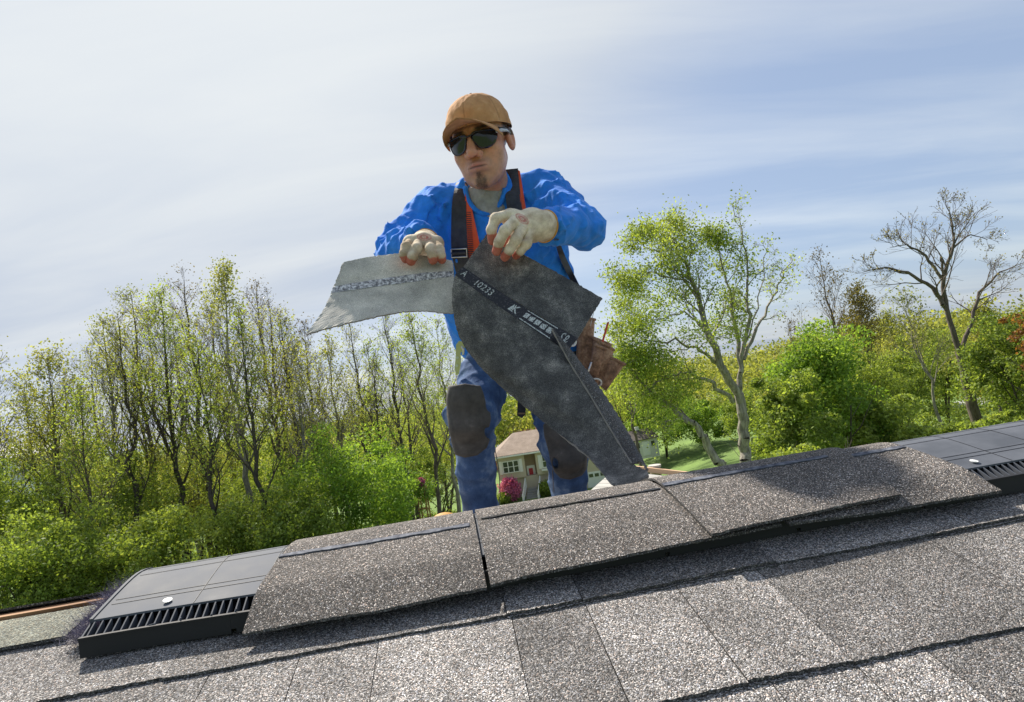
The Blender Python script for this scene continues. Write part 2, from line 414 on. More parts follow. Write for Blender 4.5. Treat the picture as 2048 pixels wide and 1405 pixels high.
# end triangle gusset
b = MB(); b.prism([vq(AL, BP - .006, vz(BP) - .001), vq(AL, BL + .001, lipz), vq(AL, BL, zf - .004), vq(AL, BP - .006, zf)], UU * .002); b.build('end_gusset', M_plastic, vent)
fm = None; ca = AL + .006; cnt = 0
p0 = vq(ca, BP + .0005, vz(BP) - .0015) ; p1 = vq(ca, BL, lipz + .0005)
fin = MB(); w = UU * .0016; dn = -ZZ * .012
fin.hexa([p0 + dn, p0 + w + dn, p1 + w + dn * .8, p1 + dn * .8, p0, p0 + w, p1 + w, p1])
while ca < 1.6:
    if ca < -.30 or ca > .5:
        if fm is None:
            o = fin.build('louvre_fin', M_plastic, vent); fm = o
            ca0 = ca
        else:
            o = fm.copy(); COL.objects.link(o); o.parent = vent; o.location = fm.location + Vector(tuple(UU * (ca - ca0) + (vq(ca, BL - .01, 0) - vq(ca0, BL - .01, 0) - UU * (ca - ca0))))
    ca += .0092
for k, (px, py, px2, py2) in enumerate(((297, 1255, 273, 1270), (356, 1236, 337, 1262), (416, 1232, 404, 1246), (470, 1216, 455, 1238))):
    a0, b0 = flat(px, py, lambda x: vz(x)); a1, b1 = flat(px2, py2, lambda x: vz(x))
    b = MB(); b.tube([vq(a0, min(b0, BL), max(vz(b0) - .004, lipz + .001)) + ZZ * .002, vq(a1, BL, lipz + .002)], .0008, 6); b.build('louvre_strut', M_steel if False else M_plastic, vent)
def disc(c, n_, r, h, seg=20):
    n_ = n_ / np.linalg.norm(n_); a = np.cross(n_, (1., 0, 0)); a /= np.linalg.norm(a); c2 = np.cross(n_, a)
    pr = [c + r * (math.cos(2 * math.pi * k / seg) * a + math.sin(2 * math.pi * k / seg) * c2) for k in range(seg)]
    q = MB(); q.prism(pr, n_ * h); q.prism([c + (p - c) * .45 + n_ * h for p in pr], n_ * h * .7); return q
vn = NN * sb + ZZ * cb
for px, py in ((321, 1224), (1972, 935)):
    a0, b0 = flat(px, py, lambda x: vz(x))
    b0 = min(b0, .106)
    disc(vp(a0, b0, .0022), vn + UU * .12, .0050, .0009).build('nail_head', M_white, vent)
    MB().tube([vp(a0, b0, -.003), vp(a0, b0, .0022)], .0014, 8).build('nail_shank', M_steel, vent)
# fibre filter fringe at the left end
r = np.random.default_rng(5); nf = 7500
bh = r.uniform(-.05, .115, nf); a0 = AL - np.abs(r.normal(0, .013, nf)) - .001
base = np.stack([vq(a, x, vz(x) - .022 - .004 * u) for a, x, u in zip(a0, bh, r.random(nf))])
d1 = r.normal(0, 1, (nf, 3)); d1 /= np.linalg.norm(d1, axis=1)[:, None]; d1 = d1 - UU * .45 + ZZ * .5
L = r.uniform(.006, .018, nf)[:, None]; d2 = d1 + r.normal(0, .6, (nf, 3)); wv = r.normal(0, 1, (nf, 3)); wv = wv / np.linalg.norm(wv, axis=1)[:, None] * .00022
p1 = base + d1 * L * .5; p2 = p1 + d2 * L * .5
V = np.stack([base - wv, base + wv, p1 + wv, p1 - wv, p2], 1).reshape(-1, 3); i = np.arange(nf)[:, None] * 5
F = np.concatenate([i + np.array([[0, 1, 2]]), i + np.array([[0, 2, 3]]), i + np.array([[3, 2, 4]])])
tag(mesh('filter_fibre', V, F, mat('purple_grey_fibre', (.16, .14, .2), .5), vent), kind='stuff')

# ------------------------------------------------------------------ loose cap shingles bent over the vent
def cap_sheet(name, label, q0, q1, lift0, lift1, bfront, tape=None, seed=0, aend=None, back=-.15, drop=(0, 0)):
    """q0,q1 = along-ridge extents at the front edge; aend = extents at the top"""
    bfr = bfront if isinstance(bfront, tuple) else (bfront, bfront); bfront = max(bfr); zt = drop
    t = thing(name, label, 'roof shingle', vp((q0 + q1) / 2, .05, lift0), 'loose cap shingles laid over the ridge vent')
    na, nb = 44, 44; th = .0032; r = np.random.default_rng(seed); V = []
    B = np.concatenate([np.linspace(back, .0, 9)[:-1], np.linspace(0, bfront, nb - 8)])
    jag = (r.random(na + 1) - .5) * .0016
    def f(u, bh, off, jg=0.):
        bf_ = bfr[0] + (bfr[1] - bfr[0]) * u; k = max(0, min(1, bh / bfront)); tp = aend or (q0, q1); bh = bh * bf_ / bfront if bh > 0 else bh
        a = (tp[0] + (tp[1] - tp[0]) * u) * (1 - k) + (q0 + (q1 - q0) * u) * k
        l = lift0 + (lift1 - lift0) * k ** 3
        l += .0012 * math.sin(a * 17 + seed) * k + .0005 * math.sin(a * 41 + seed * 2 + bh * 30) * k
        l2 = zt[0] + (zt[1] - zt[0]) * u
        return vp(a, bh + jg, l + off) + ZZ * l2 * max(0., min(1., (bh - .116) / max(bf_ - .116, .001))) ** 1.2
    for i in range(na + 1):
        for j, x in enumerate(B): V.append(f(i / na, x, 0, jag[i] if j == len(B) - 1 else 0))
    nn = len(B); top = len(V)
    for i in range(na + 1):
        for j, x in enumerate(B): V.append(f(i / na, x, -th, (jag[i] + .0006) if j == nn - 1 else 0))
    F, mi = [], []
    for i in range(na):
        for j in range(nn - 1):
            q = i * nn + j; F.append((q, q + nn, q + nn + 1, q + 1)); mi.append(0)
            F.append((top + q, top + q + 1, top + q + nn + 1, top + q + nn)); mi.append(1)
        for j, fl in ((0, 1), (nn - 1, 0)):
            q = i * nn + j; g = (q, q + nn, top + q + nn, top + q); F.append(g if not fl else g[::-1]); mi.append(1)
    for j in range(nn - 1):
        for i, fl in ((0, 0), (na, 1)):
            q = i * nn + j; g = (q, q + 1, top + q + 1, top + q); F.append(g if not fl else g[::-1]); mi.append(1)
    mesh('granule_sheet', V, F, None, t, smooth=False, mats=[M_cap, M_edge], midx=mi)
    if tape:
        for (u0, u1, b0, wd, mt) in tape:
            ns = 40; V = []
            for k in range(ns + 1):
                u = u0 + (u1 - u0) * k / ns; e = math.sin(k * .9 + seed) * .0007 + (r.random() - .5) * .0008
                for (bx, of) in ((b0 - wd / 2 + e, .0004), (b0 - wd / 2 + e, .0018), (b0 + wd / 2 - e + (r.random() - .5) * .0006, .0018), (b0 + wd / 2 - e, .0004)): V.append(f(u, bx, of))
            F = [(k * 4 + j, (k + 1) * 4 + j, (k + 1) * 4 + (j + 1) % 4, k * 4 + (j + 1) % 4) for k in range(ns) for j in range(4)] + [(0, 1, 2, 3), (ns * 4 + 3, ns * 4 + 2, ns * 4 + 1, ns * 4)]
            mesh('sealant_strip', V, F, mt, t)
    return t
fl = lambda px, py, o=.006: flat(px, py, lambda x: vz(x) + o)
def drp(px, py, over=.027, l1=.002):   # the free edge hangs just in front of the rail: along-ridge place and how far it droops
    B_ = BL + over; d = pt(px, py, 1); a = 0.
    for k in range(4):
        be = B_ * ext(a); t = ((O0 + NN * be) @ NN) / (d @ NN); p = d * t; a = (p - O0) @ UU
    return a, min(0., p[2] - (vp(a, B_, l1)[2]))
(cA0, dA0), (cA1, dA1) = drp(485, 1268, l1=.0034), drp(973, 1173, l1=.0034)
(cB0, dB0), (cB1, dB1) = drp(981, 1170, l1=.0034), drp(1405, 1075, l1=.0034)
(cC0, fC0), (cC1, fC1) = fl(1423, 1068, .006), fl(1800, 985, .006); dC0 = dC1 = 0.
(cD0, dD0), (cD1, dD1) = drp(1578, 1048), drp(2003, 982)
(cE0, dE0), (cE1, dE1) = drp(1390, 1084, .024, .001), drp(1563, 1048, .024, .001)
print('drops', [round(float(v), 4) for v in (dA0, dA1, dB0, dB1, dC0, dC1, dD0, dD1, dE0, dE1)])
fA0 = fA1 = fB0 = fB1 = fD0 = fD1 = BL + .027; fE0 = fE1 = BL + .024; print('C', fC0, fC1)
tA0 = fl(575, 1098)[0]; tA1 = fl(948, 1040)[0]
cap_sheet('cap_shingle', 'speckled grey shingle at the left end of the row, over the vent', cA0, cA1, .0055, .0034, (fA0, fA1), [(.0, .97, .047, .0075, M_seal)], 1, (tA0, tA1), drop=(dA0, dA1))
cap_sheet('cap_shingle', 'middle speckled grey shingle between two narrow slots, in front of the legs', cB0, cB1, .0055, .0034, (fB0, fB1), [(.02, 1., .037, .003, M_tar)], 2, (tA1 + .004, fl(1325, 980)[0]), drop=(dB0, dB1))
cap_sheet('cap_shingle', 'speckled shingle on top of another, long sealant strip along its back', cC0, cC1, .0085, .006, (fC0, fC1), [(.0, .88, .034, .0085, M_seal)], 3, (fl(1332, 980)[0], fl(1700, 905)[0]), drop=(dC0, dC1))
cap_sheet('cap_shingle', 'rightmost speckled shingle reaching under its neighbour, near the white nail', cD0, cD1, .0035, .002, (fD0, fD1), [(.45, .985, .033, .009, M_seal)], 4, (fl(1450, 960)[0], fl(1800, 888)[0]), drop=(dD0, dD1))
cap_sheet('cap_shingle', 'short strip of shingle edge peeping out under the upper shingle', cE0, cE1, .0018, .001, (fE0, fE1), None, 5, (fl(1335, 985)[0], fl(1450, 960)[0]), drop=(dE0, dE1))
# ------------------------------------------------------------------ ground
def sm(t): t = np.clip(t, 0, 1); return t * t * (3 - 2 * t)
def gz(x, y):
    x = np.asarray(x, float); y = np.asarray(y, float)
    r = np.hypot(x, y)
    return -6.3 - 5.0 * sm((y - 8) / 58) + 3.0 * sm((x - 6) / 16) * sm((y - 10) / 50) + 4.5 * sm((r - 95) / 260) + 1.5 * sm((x - 20) / 120) * sm((r - 80) / 150)
def gpt(px, py, D):
    p = pt(px, py, D); return np.array([p[0], p[1], float(gz(p[0], p[1]))])
gx = np.concatenate([-np.geomspace(900, 82, 14), np.linspace(-80, 80, 81), np.geomspace(82, 900, 14)])
gy = np.concatenate([np.linspace(-300, -10, 8), np.linspace(-8, 110, 60), np.geomspace(113, 1200, 24)])
X, Y = np.meshgrid(gx, gy, indexing='ij'); Zg = gz(X, Y) + .12 * (vnoise(np.stack([X * .3, Y * .3, X * 0], -1)) - .5)
V = np.stack([X, Y, Zg], -1).reshape(-1, 3); ny = len(gy)
I = (np.arange(len(gx) - 1)[:, None] * ny + np.arange(ny - 1)[None]).ravel()
F = np.stack([I, I + ny, I + ny + 1, I + 1], 1)
def grassf(t, b):
    n = noise(t, .25, 4, .6); n2 = noise(t, 12, 4, .7)
    c = ramp(t, n, [(.35, (.09, .15, .03)), (.65, (.15, .24, .05))]); c = mixc(t, .7, c, ramp(t, n2, [(.3, .55), (.7, 1.4)]), 'MULTIPLY')
    t.links.new(c, b.inputs['Base Color']); bump(t, b, n2, .6, .05)
tag(mesh('ground', V, F, mat('lawn_grass', rough=.95, build=grassf), smooth=True), kind='structure')

# ------------------------------------------------------------------ trees
def leafmat(name, c0, c1, c2=None, trans=.5, cl=.5):
    def f(t, b):
        n = noise(t, cl, 3, .6); g = N(t, 'ShaderNodeNewGeometry')
        c = ramp(t, n, [(.35, c0), (.62, c1)] + ([(.78, c2)] if c2 else []))
        c = mixc(t, 1, c, ramp(t, g.outputs['Random Per Island'], [(0, .6), (1, 1.45)]), 'MULTIPLY')
        t.links.new(c, b.inputs['Base Color']); b.inputs['Roughness'].default_value = .6; b.inputs['Specular IOR Level'].default_value = .25
        tr = N(t, 'ShaderNodeBsdfTranslucent'); t.links.new(mixc(t, 1, c, (1.35, 1.3, .55), 'MULTIPLY'), tr.inputs[0])
        ms = N(t, 'ShaderNodeMixShader'); ms.inputs[0].default_value = trans
        t.links.new(b.outputs[0], ms.inputs[1]); t.links.new(tr.outputs[0], ms.inputs[2])
        t.links.new(ms.outputs[0], t.nodes['Material Output'].inputs[0])
    return mat(name, build=f)
L_yel = leafmat('spring_leaf_yellow', (.18, .25, .05), (.32, .38, .10), (.40, .41, .15))
L_olive = leafmat('spring_leaf_olive', (.19, .22, .06), (.32, .33, .10), (.34, .28, .13))
L_green = leafmat('leaf_green', (.14, .20, .045), (.25, .32, .08), (.33, .38, .12))
L_bright = leafmat('leaf_bright_green', (.12, .21, .035), (.23, .34, .07), (.31, .39, .10))
L_brown2 = leafmat('leaf_brown_olive', (.15, .13, .05), (.24, .21, .09))
L_red = leafmat('leaf_rust', (.16, .07, .03), (.22, .11, .04))
L_brown = leafmat('leaf_bud_brown', (.09, .07, .03), (.14, .11, .05))
L_pink = leafmat('blossom_pink', (.42, .09, .24), (.62, .22, .42), trans=.3)
L_maroon = leafmat('leaf_maroon', (.10, .02, .03), (.18, .035, .05), trans=.3)
L_dark = leafmat('leaf_evergreen', (.018, .035, .014), (.04, .065, .022), trans=.2)
def barkf(c0, c1):
    def f(t, b):
        n = noise(t, 5, 6, .7, mp_scale(t, (3, 3, .6))); n2 = noise(t, 2.2, 4, .6)
        c = ramp(t, n, [(.35, c0), (.65, c1)]); t.links.new(c, b.inputs['Base Color']); bump(t, b, n, .8, .03)
    return f
B_grey = mat('bark_grey_brown', rough=.9, build=barkf((.06, .045, .035), (.17, .135, .11)))
B_pale = mat('bark_pale_lichen', rough=.9, build=barkf((.10, .085, .07), (.36, .33, .27)))
B_dark = mat('bark_dark', rough=.9, build=barkf((.035, .028, .024), (.10, .08, .065)))

def frusta(segs, k=5):
    """segs (n,8): p0 p1 r0 r1 -> verts, faces (quads)"""
    s = np.asarray(segs); p0, p1, r0, r1 = s[:, :3], s[:, 3:6], s[:, 6:7], s[:, 7:8]
    t = p1 - p0; t /= np.linalg.norm(t, axis=1)[:, None] + 1e-9
    a = np.cross(t, np.array([.3, .9, .2])); a /= np.linalg.norm(a, axis=1)[:, None] + 1e-9; c = np.cross(t, a)
    th = np.arange(k) * 2 * np.pi / k; ring = np.cos(th)[None, :, None] * a[:, None] + np.sin(th)[None, :, None] * c[:, None]
    V = np.concatenate([p0[:, None] + ring * r0[:, None], (p1 + t * r1 * .25)[:, None] + ring * r1[:, None]], 1).reshape(-1, 3)
    i = np.arange(len(s))[:, None, None] * 2 * k; j = np.arange(k)
    f = np.stack([j, (j + 1) % k, k + (j + 1) % k, k + j], 1)[None]
    return V, (i + f).reshape(-1, 4)
def quads(C, size, r, flat_=.0):
    n = len(C); a = r.normal(0, 1, (n, 3)); a /= np.linalg.norm(a, axis=1)[:, None]
    b_ = r.normal(0, 1, (n, 3)); b_ -= a * (a * b_).sum(1)[:, None]; b_ /= np.linalg.norm(b_, axis=1)[:, None]
    s = (size * r.uniform(.6, 1.3, n))[:, None]
    V = np.stack([C - a * s * .5, C - b_ * s * .33, C + a * s * .62, C + b_ * s * .33], 1).reshape(-1, 3)
    return V, np.arange(n * 4).reshape(-1, 4)
def branch(segs, tips, p, d, L, r0, depth, r, up=.25, wig=.18, kids=(3, 5), ang=.65, ratio=.62, nseg=5, minr=.004, first=.3):
    """grow one limb with children; tips collects twig points for leaves"""
    d = d / np.linalg.norm(d); q = p.copy(); pts = []
    for i in range(nseg):
        k0, k1 = i / nseg, (i + 1) / nseg
        d = d + r.normal(0, wig, 3) + np.array([0, 0, up * .3]); d /= np.linalg.norm(d)
        q2 = q + d * L / nseg; ra, rb = r0 * (1 - .75 * k0), r0 * (1 - .75 * k1)
        segs.append((*q, *q2, max(ra, minr), max(rb, minr))); pts.append((q.copy(), q2.copy(), d.copy(), rb, k1)); q = q2
    if depth == 0:
        for a, b_, _, _, _ in pts[1:]: tips.append(b_); tips.append((a + b_) / 2)
        return
    n = r.integers(*kids) + (1 if depth > 1 else 0)
    for k in range(n):
        f = first + (1 - first) * (k + r.random()) / n; i = min(int(f * nseg), nseg - 1); a, b_, dd, rb, kk = pts[i]
        side = r.normal(0, 1, 3); side -= dd * (side @ dd); side /= np.linalg.norm(side)
        nd = dd * math.cos(ang) + side * math.sin(ang) + np.array([0, 0, up * .5])
        st = a + (b_ - a) * (f * nseg - i)
        branch(segs, tips, st, nd, L * ratio * r.uniform(.7, 1.15) * (1.25 - .6 * f), max(rb * .75, minr), depth - 1, r, up, wig * 1.15, kids, ang, ratio, max(nseg - 1, 3), minr, .2)
def make_tree(name, label, top, base, segs, tips, bark, leaf, nleaf, lsize, spread, r, group=None, cat='tree', thick=1.):
    t = thing(name, label, cat, base, group)
    sg = np.array(segs); sg[:, 6:] *= thick
    big = sg[:, 6] > .05
    Vs, Fs = [], []; o = 0
    for m, k in ((big, 8), (~big, 3)):
        if m.any():
            V, F = frusta(sg[m], k); Vs.append(V); Fs.append(F + o); o += len(V)
    mesh('trunk', np.concatenate(Vs), np.concatenate(Fs), bark, t, smooth=True)
    if nleaf:
        tp = np.array(tips); c = tp[r.integers(0, len(tp), nleaf)] + r.normal(0, spread, (nleaf, 3))
        V, F = quads(c, lsize, r); mesh('crown', V, F, leaf, t)
    return t
def tall_tree(top_px, top_py, D, label, leaf=L_olive, bark=B_grey, nleaf=5000, seed=0, width=.24, lsize=.14, first=.3, depth=2, r0=None, nlimb=20, lean=0., ang=.45, group=None, spread=.28, name='deciduous_tree', basez=None):
    r = np.random.default_rng(seed); T = pt(top_px, top_py, D); H = T[2] - float(gz(T[0], T[1]))
    base = np.array([T[0] + lean * H, T[1], 0]); base[2] = float(gz(base[0], base[1])) - .1
    r0 = r0 or (.012 * H * 1.0); segs, tips = [], []; n = 14; q = base.copy(); pts = []
    for i in range(n):
        k = (i + 1) / n; tgt = base + (T - base) * k + np.array([r.normal(0, .009 * H), r.normal(0, .009 * H), 0]) * math.sin(math.pi * k)
        ra, rb = r0 * (1 - .9 * i / n), r0 * (1 - .9 * k)
        segs.append((*q, *tgt, ra, rb)); pts.append((q, tgt, rb)); q = tgt
    for k in range(nlimb):
        f = first + (1 - first) * ((k + r.random()) / nlimb) ** .9; i = min(int(f * n), n - 1); a, b_, rb = pts[i]
        az = k * 2.4 + r.normal(0, .5); tilt = ang * r.uniform(.7, 1.3)
        d = np.array([math.cos(az) * math.sin(tilt), math.sin(az) * math.sin(tilt), math.cos(tilt)])
        Lb = H * width * (1.25 - .9 * f) * 1.5 * r.uniform(.75, 1.2)
        Lb = min(Lb, (T[2] - a[2]) * .40 + .3)
        branch(segs, tips, a + (b_ - a) * (f * n - i), d, Lb, max(rb * .62, .012), depth, r, up=.16, wig=.13, kids=(4, 7), ang=.48, nseg=4, minr=.0055)
    tips = [t_ for t_ in tips if r.random() < 1.15 - ((t_[2] - base[2]) / H) ** 2 * .75] + [T]
    return make_tree(name, label, T, base, segs, tips, bark, leaf, nleaf, lsize, spread, r, group)
def bush_tree(cx, top_py, wpx, D, label, leaf, nleaf, seed, lsize=.16, hfrac=.75, name='bushy_tree', group=None, cat='tree', H=None):
    """dense crown made of many leaf clumps around a branching frame"""
    r = np.random.default_rng(seed); T = pt(cx, top_py, D); g = float(gz(T[0], T[1])); H = T[2] - g; Rw = wpx / FPX * D / 2
    base = np.array([T[0], T[1], g - .05]); segs, tips = [], []
    for k in range(3):
        d = np.array([r.normal(0, .25), r.normal(0, .25), 1.]); branch(segs, tips, base.copy(), d, H * .7, .011 * H, 2, r, up=.1, wig=.12)
    nc = int(38 + 26 * min(Rw / 3, 2)); cen = []
    while len(cen) < nc:
        u = r.normal(0, 1, 3); u /= np.linalg.norm(u); u *= r.random() ** .38 * r.uniform(.8, 1.12) * (.62 + .75 * float(vnoise(u[None] / (np.linalg.norm(u) + .01) * 1.6 + seed * 3.1)[0]))
        c = np.array([u[0] * Rw, u[1] * Rw, (1 - hfrac / 2) * H + u[2] * H * hfrac / 2]); cen.append(base + c)
    cen = np.array(cen); rad = r.uniform(.15, .42, nc) * min(Rw, H * .4)
    i = r.integers(0, nc, nleaf); u = r.normal(0, 1, (nleaf, 3)); u /= np.linalg.norm(u, axis=1)[:, None]
    P = cen[i] + u * (rad[i] * r.random(nleaf) ** .4)[:, None] * np.array([1.15, 1.15, .8])
    t = thing(name, label, cat, base, group); sg = np.array(segs); V, F = frusta(sg[sg[:, 6] > .012], 4); mesh('trunk', V, F, B_dark, t)
    V, F = quads(P, lsize, r); mesh('crown', V, F, leaf, t); return t

G1 = 'tall thin trees in the grove on the left'
TL = [  # px, py, D, nleaf, leaf, seed, width, bark, label
 (-30, 700, 30, 900, L_olive, 1, .22, 'bare grey tree cut by the left edge of the picture'),
 (95, 715, 29, 5200, L_olive, 2, .20, 'leafy tree nearest the left edge, its rounded top standing alone'),
 (205, 650, 35, 2400, L_olive, 3, .2, 'second tree from the left edge with thin bare upper twigs'),
 (262, 590, 37, 3600, L_olive, 4, .2, 'tree with a pointed bare tip left of the leafy pair'),
 (322, 600, 32, 4200, L_yel, 5, .2, 'yellow-budding tree a third of the way along the grove'),
 (368, 560, 38, 900, L_brown, 6, .19, 'nearly leafless grey tree just left of the tallest leafy tree'),
 (446, 548, 31, 6200, L_olive, 7, .19, 'tallest tree of the left grove with a full olive top'),
 (512, 585, 37, 1000, L_brown, 8, .19, 'nearly leafless tree right behind the tallest leafy one'),
 (560, 640, 34, 2600, L_olive, 9, .19, 'slim tree below the tip of the held shingle flap, left side'),
 (608, 655, 40, 900, L_brown, 10, .2, 'bare brown twin-stem tree under the corner of the held shingle'),
 (655, 690, 36, 2200, L_olive, 11, .22, 'short brown crooked tree below the held shingle'),
 (700, 650, 42, 1800, L_olive, 12, .19, 'slender tree under the middle of the held shingle flap'),
 (765, 630, 44, 900, L_yel, 13, .19, 'leafless pale tree under the gloved hand'),
 (822, 640, 38, 3600, L_yel, 14, .2, 'yellow-green spreading tree left of the knee pad'),
 (872, 655, 44, 2500, L_yel, 15, .2, 'tree touching the hanging shingle edge beside the jeans'),
 (160, 800, 26, 2500, L_yel, 16, .2, 'low yellow-green tree in front at the far left'),
 (395, 700, 27, 2500, L_yel, 17, .2, 'nearer forked tree with pale trunk in front of the tallest one'),
 (48, 770, 33, 1600, L_olive, 18, .2, 'thin tree between the left edge and the lone rounded top'),
 (128, 760, 40, 900, L_brown, 19, .2, 'bare thin tree just right of the lone rounded top'),
 (180, 700, 43, 1200, L_olive, 20, .18, 'thin straight tree behind the second tree from the left'),
 (236, 640, 30, 1500, L_olive, 21, .16, 'straight pole-like tree left of the pointed bare tip'),
 (296, 650, 41, 900, L_brown, 22, .18, 'bare straight tree between the pointed tip and the yellow-budding tree'),
 (345, 640, 45, 1200, L_olive, 23, .18, 'far thin tree behind the yellow-budding tree'),
 (420, 620, 43, 800, L_brown, 24, .18, 'bare far tree left of the tallest leafy top'),
 (480, 640, 28, 1600, L_yel, 25, .15, 'straight near trunk right of the tallest leafy tree'),
 (536, 600, 45, 900, L_brown, 26, .18, 'bare far tree before the shingle tip'),
 (585, 700, 30, 1500, L_olive, 27, .16, 'near slim tree under the shingle tip'),
 (630, 720, 46, 1200, L_yel, 28, .18, 'far slim tree under the left flap'),
 (735, 700, 36, 1600, L_yel, 29, .17, 'slim tree below the middle of the flap, nearer'),
 (795, 690, 48, 1100, L_olive, 30, .18, 'far slim tree left of the spreading yellow tree')]
for (x, y, D, n, lf, sd_, wd, lb) in TL:
    tall_tree(x, y, D, lb, lf, (B_grey, B_dark, B_grey, B_pale)[sd_ % 4], int(n * 1.15), sd_, wd * .9, group=G1, lean=-.015 + .008 * (sd_ % 5), first=.33, lsize=.11)
for k, (x, y, w, D, n, lf) in enumerate([
    (-20, 900, 240, 27, 14000, L_green), (95, 850, 260, 33, 12000, L_yel), (230, 880, 260, 31, 13000, L_green), (350, 850, 220, 36, 10000, L_olive),
    (440, 800, 230, 40, 10000, L_yel), (520, 900, 240, 34, 11000, L_green), (690, 868, 290, 28, 22000, L_bright), (600, 800, 200, 45, 8000, L_yel), (790, 905, 130, 33, 8000, L_bright),
    (760, 780, 220, 52, 9000, L_yel), (860, 760, 200, 56, 8000, L_yel), (850, 880, 110, 46, 5000, L_green), (900, 830, 170, 62, 6000, L_olive),
    (150, 1010, 230, 23, 12000, L_green), (330, 1000, 260, 24, 12000, L_yel), (20, 1060, 220, 21, 12000, L_green), (480, 980, 230, 26, 10000, L_green), (600, 980, 170, 25, 9000, L_green)]):
    bush_tree(x, y, w, D, ['dense low spring-green tree', 'rounded pale green thicket tree', 'leafy understorey tree'][k % 3] + ' ' + [
        'at the left edge', 'under the leftmost lone tree', 'below the pointed trees at left', 'beneath the leafless grey tree', 'behind the tallest trunk', 'right of the tallest trunk low down',
        'forming the big bright dome beside the knee', 'behind the bright dome', 'at the edge of the lawn by the play frame', 'behind the dome towards the skyline', 'far behind the bent knee', 'just left of the lower leg', 'far off behind the jeans',
        'low down near the vent end, left part', 'low down above the vent end', 'in the bottom left corner above the roof', 'low in front of the forked trunk', 'low beside the bright dome'][k], lf, int(n * 1.05), 300 + k, lsize=.095 + D * .0011, group='understorey trees in the left wood')
tag(bush_tree(722, 762, 90, 66, 'round dark evergreen standing behind the left wood', L_dark, 9000, 340, lsize=.2, name='evergreen_tree'))

# big spring tree on the right: limbs laid out individually
def limb(segs, tips, pl, r, r0, r1, sub=8, L=2.2, depth=2, start=.25, kw={}):
    """pl: list of (px,py,D)"""
    P = [pt(*p) if len(p) == 3 and not isinstance(p, np.ndarray) else p for p in pl]; Q = []
    for i in range(len(P) - 1):
        for k in range(4): Q.append(P[i] + (P[i + 1] - P[i]) * k / 4 + r.normal(0, .035, 3) * (1 if (i or k) else 0))
    Q.append(P[-1]); n = len(Q) - 1
    for i in range(n): segs.append((*Q[i], *Q[i + 1], r0 + (r1 - r0) * i / n, r0 + (r1 - r0) * (i + 1) / n))
    for k in range(sub):
        f = start + (1 - start) * (k + r.random()) / sub; i = min(int(f * n), n - 1); dd = Q[i + 1] - Q[i]; dd /= np.linalg.norm(dd)
        sd_ = r.normal(0, 1, 3); sd_ -= dd * (sd_ @ dd); sd_ /= np.linalg.norm(sd_)
        branch(segs, tips, Q[i] + (Q[i + 1] - Q[i]) * (f * n - i), dd * .75 + sd_ * .8 + np.array([0, 0, .2]), L * r.uniform(.6, 1.15) * (1.25 - .9 * f), max((r0 + (r1 - r0) * f) * .5, .012), depth, r, **{**dict(up=.12, wig=.2, nseg=5, minr=.005, ang=.6), **kw})
r = np.random.default_rng(21); segs, tips, segs2, tips2 = [], [], [], []
D = 18.; b0 = gpt(1497, 940, D); b0[2] -= .2
P0 = pt(1494, 925, D); trunkpl = [b0, P0, pt(1486, 860, D), pt(1478, 790, D)]
limb(segs, [], trunkpl, r, .27, .21, 0)
limb(segs, tips, [(1478, 790, D), (1440, 730, D - .3), (1415, 660, D - .6), (1395, 590, D - .4), (1375, 540, D), (1350, 480, D + .3), (1340, 465, D)], r, .19, .02, 17, 1.5)
limb(segs, tips, [(1440, 730, D), (1400, 700, D - 1), (1350, 685, D - 1.5), (1290, 682, D - 1.6), (1245, 690, D - 1.6)], r, .085, .015, 10, 1.3)
limb(segs, tips, [(1415, 660, D), (1370, 625, D + .5), (1310, 640, D + .7), (1250, 625, D + .7)], r, .06, .012, 9, 1.3)
limb(segs, tips, [(1395, 590, D), (1365, 555, D - .5), (1310, 545, D - 1), (1260, 560, D - 1), (1225, 590, D - 1)], r, .06, .012, 10, 1.2)
limb(segs, tips, [(1385, 565, D), (1330, 510, D), (1290, 490, D), (1268, 478, D)], r, .05, .01, 8, 1.1)
limb(segs, tips, [(1478, 790, D), (1482, 730, D), (1470, 640, D + .2), (1452, 560, D + .4), (1440, 500, D), (1432, 480, D)], r, .13, .012, 13, 1.1)
limb(segs2, tips2, [(1482, 730, D), (1498, 650, D - .2), (1494, 580, D - .3), (1498, 520, D), (1478, 450, D), (1465, 410, D)], r, .10, .01, 10, 1.0)
limb(segs2, tips2, [(1490, 690, D), (1515, 620, D - .2), (1530, 530, D), (1532, 475, D)], r, .05, .01, 6, .7)
limb(segs2, tips2, [(1488, 720, D), (1520, 640, D + .4), (1548, 590, D + .4), (1565, 555, D + .4), (1585, 520, D + .4)], r, .085, .02, 8, .7)
limb(segs2, tips2, [(1565, 555, D + .4), (1562, 538, D + .4), (1550, 530, D + .4)], r, .03, .012, 0, .5)
limb(segs, tips, [(1466, 805, D), (1425, 768, D - .8), (1375, 745, D - 1.3), (1340, 752, D - 1.7), (1310, 770, D - 1.8), (1285, 788, D - 1.8)], r, .10, .012, 9, 1.1)
n2 = r.random(len(tips2)) < .14
make_tree('deciduous_tree', 'large spreading tree with yellow spring leaves and pale patchy trunk, right of the tool pouch', None, b0, segs + segs2, tips + [t for t, k in zip(tips2, n2) if k], B_pale, L_yel, 27000, .07, .16, r, thick=.66)
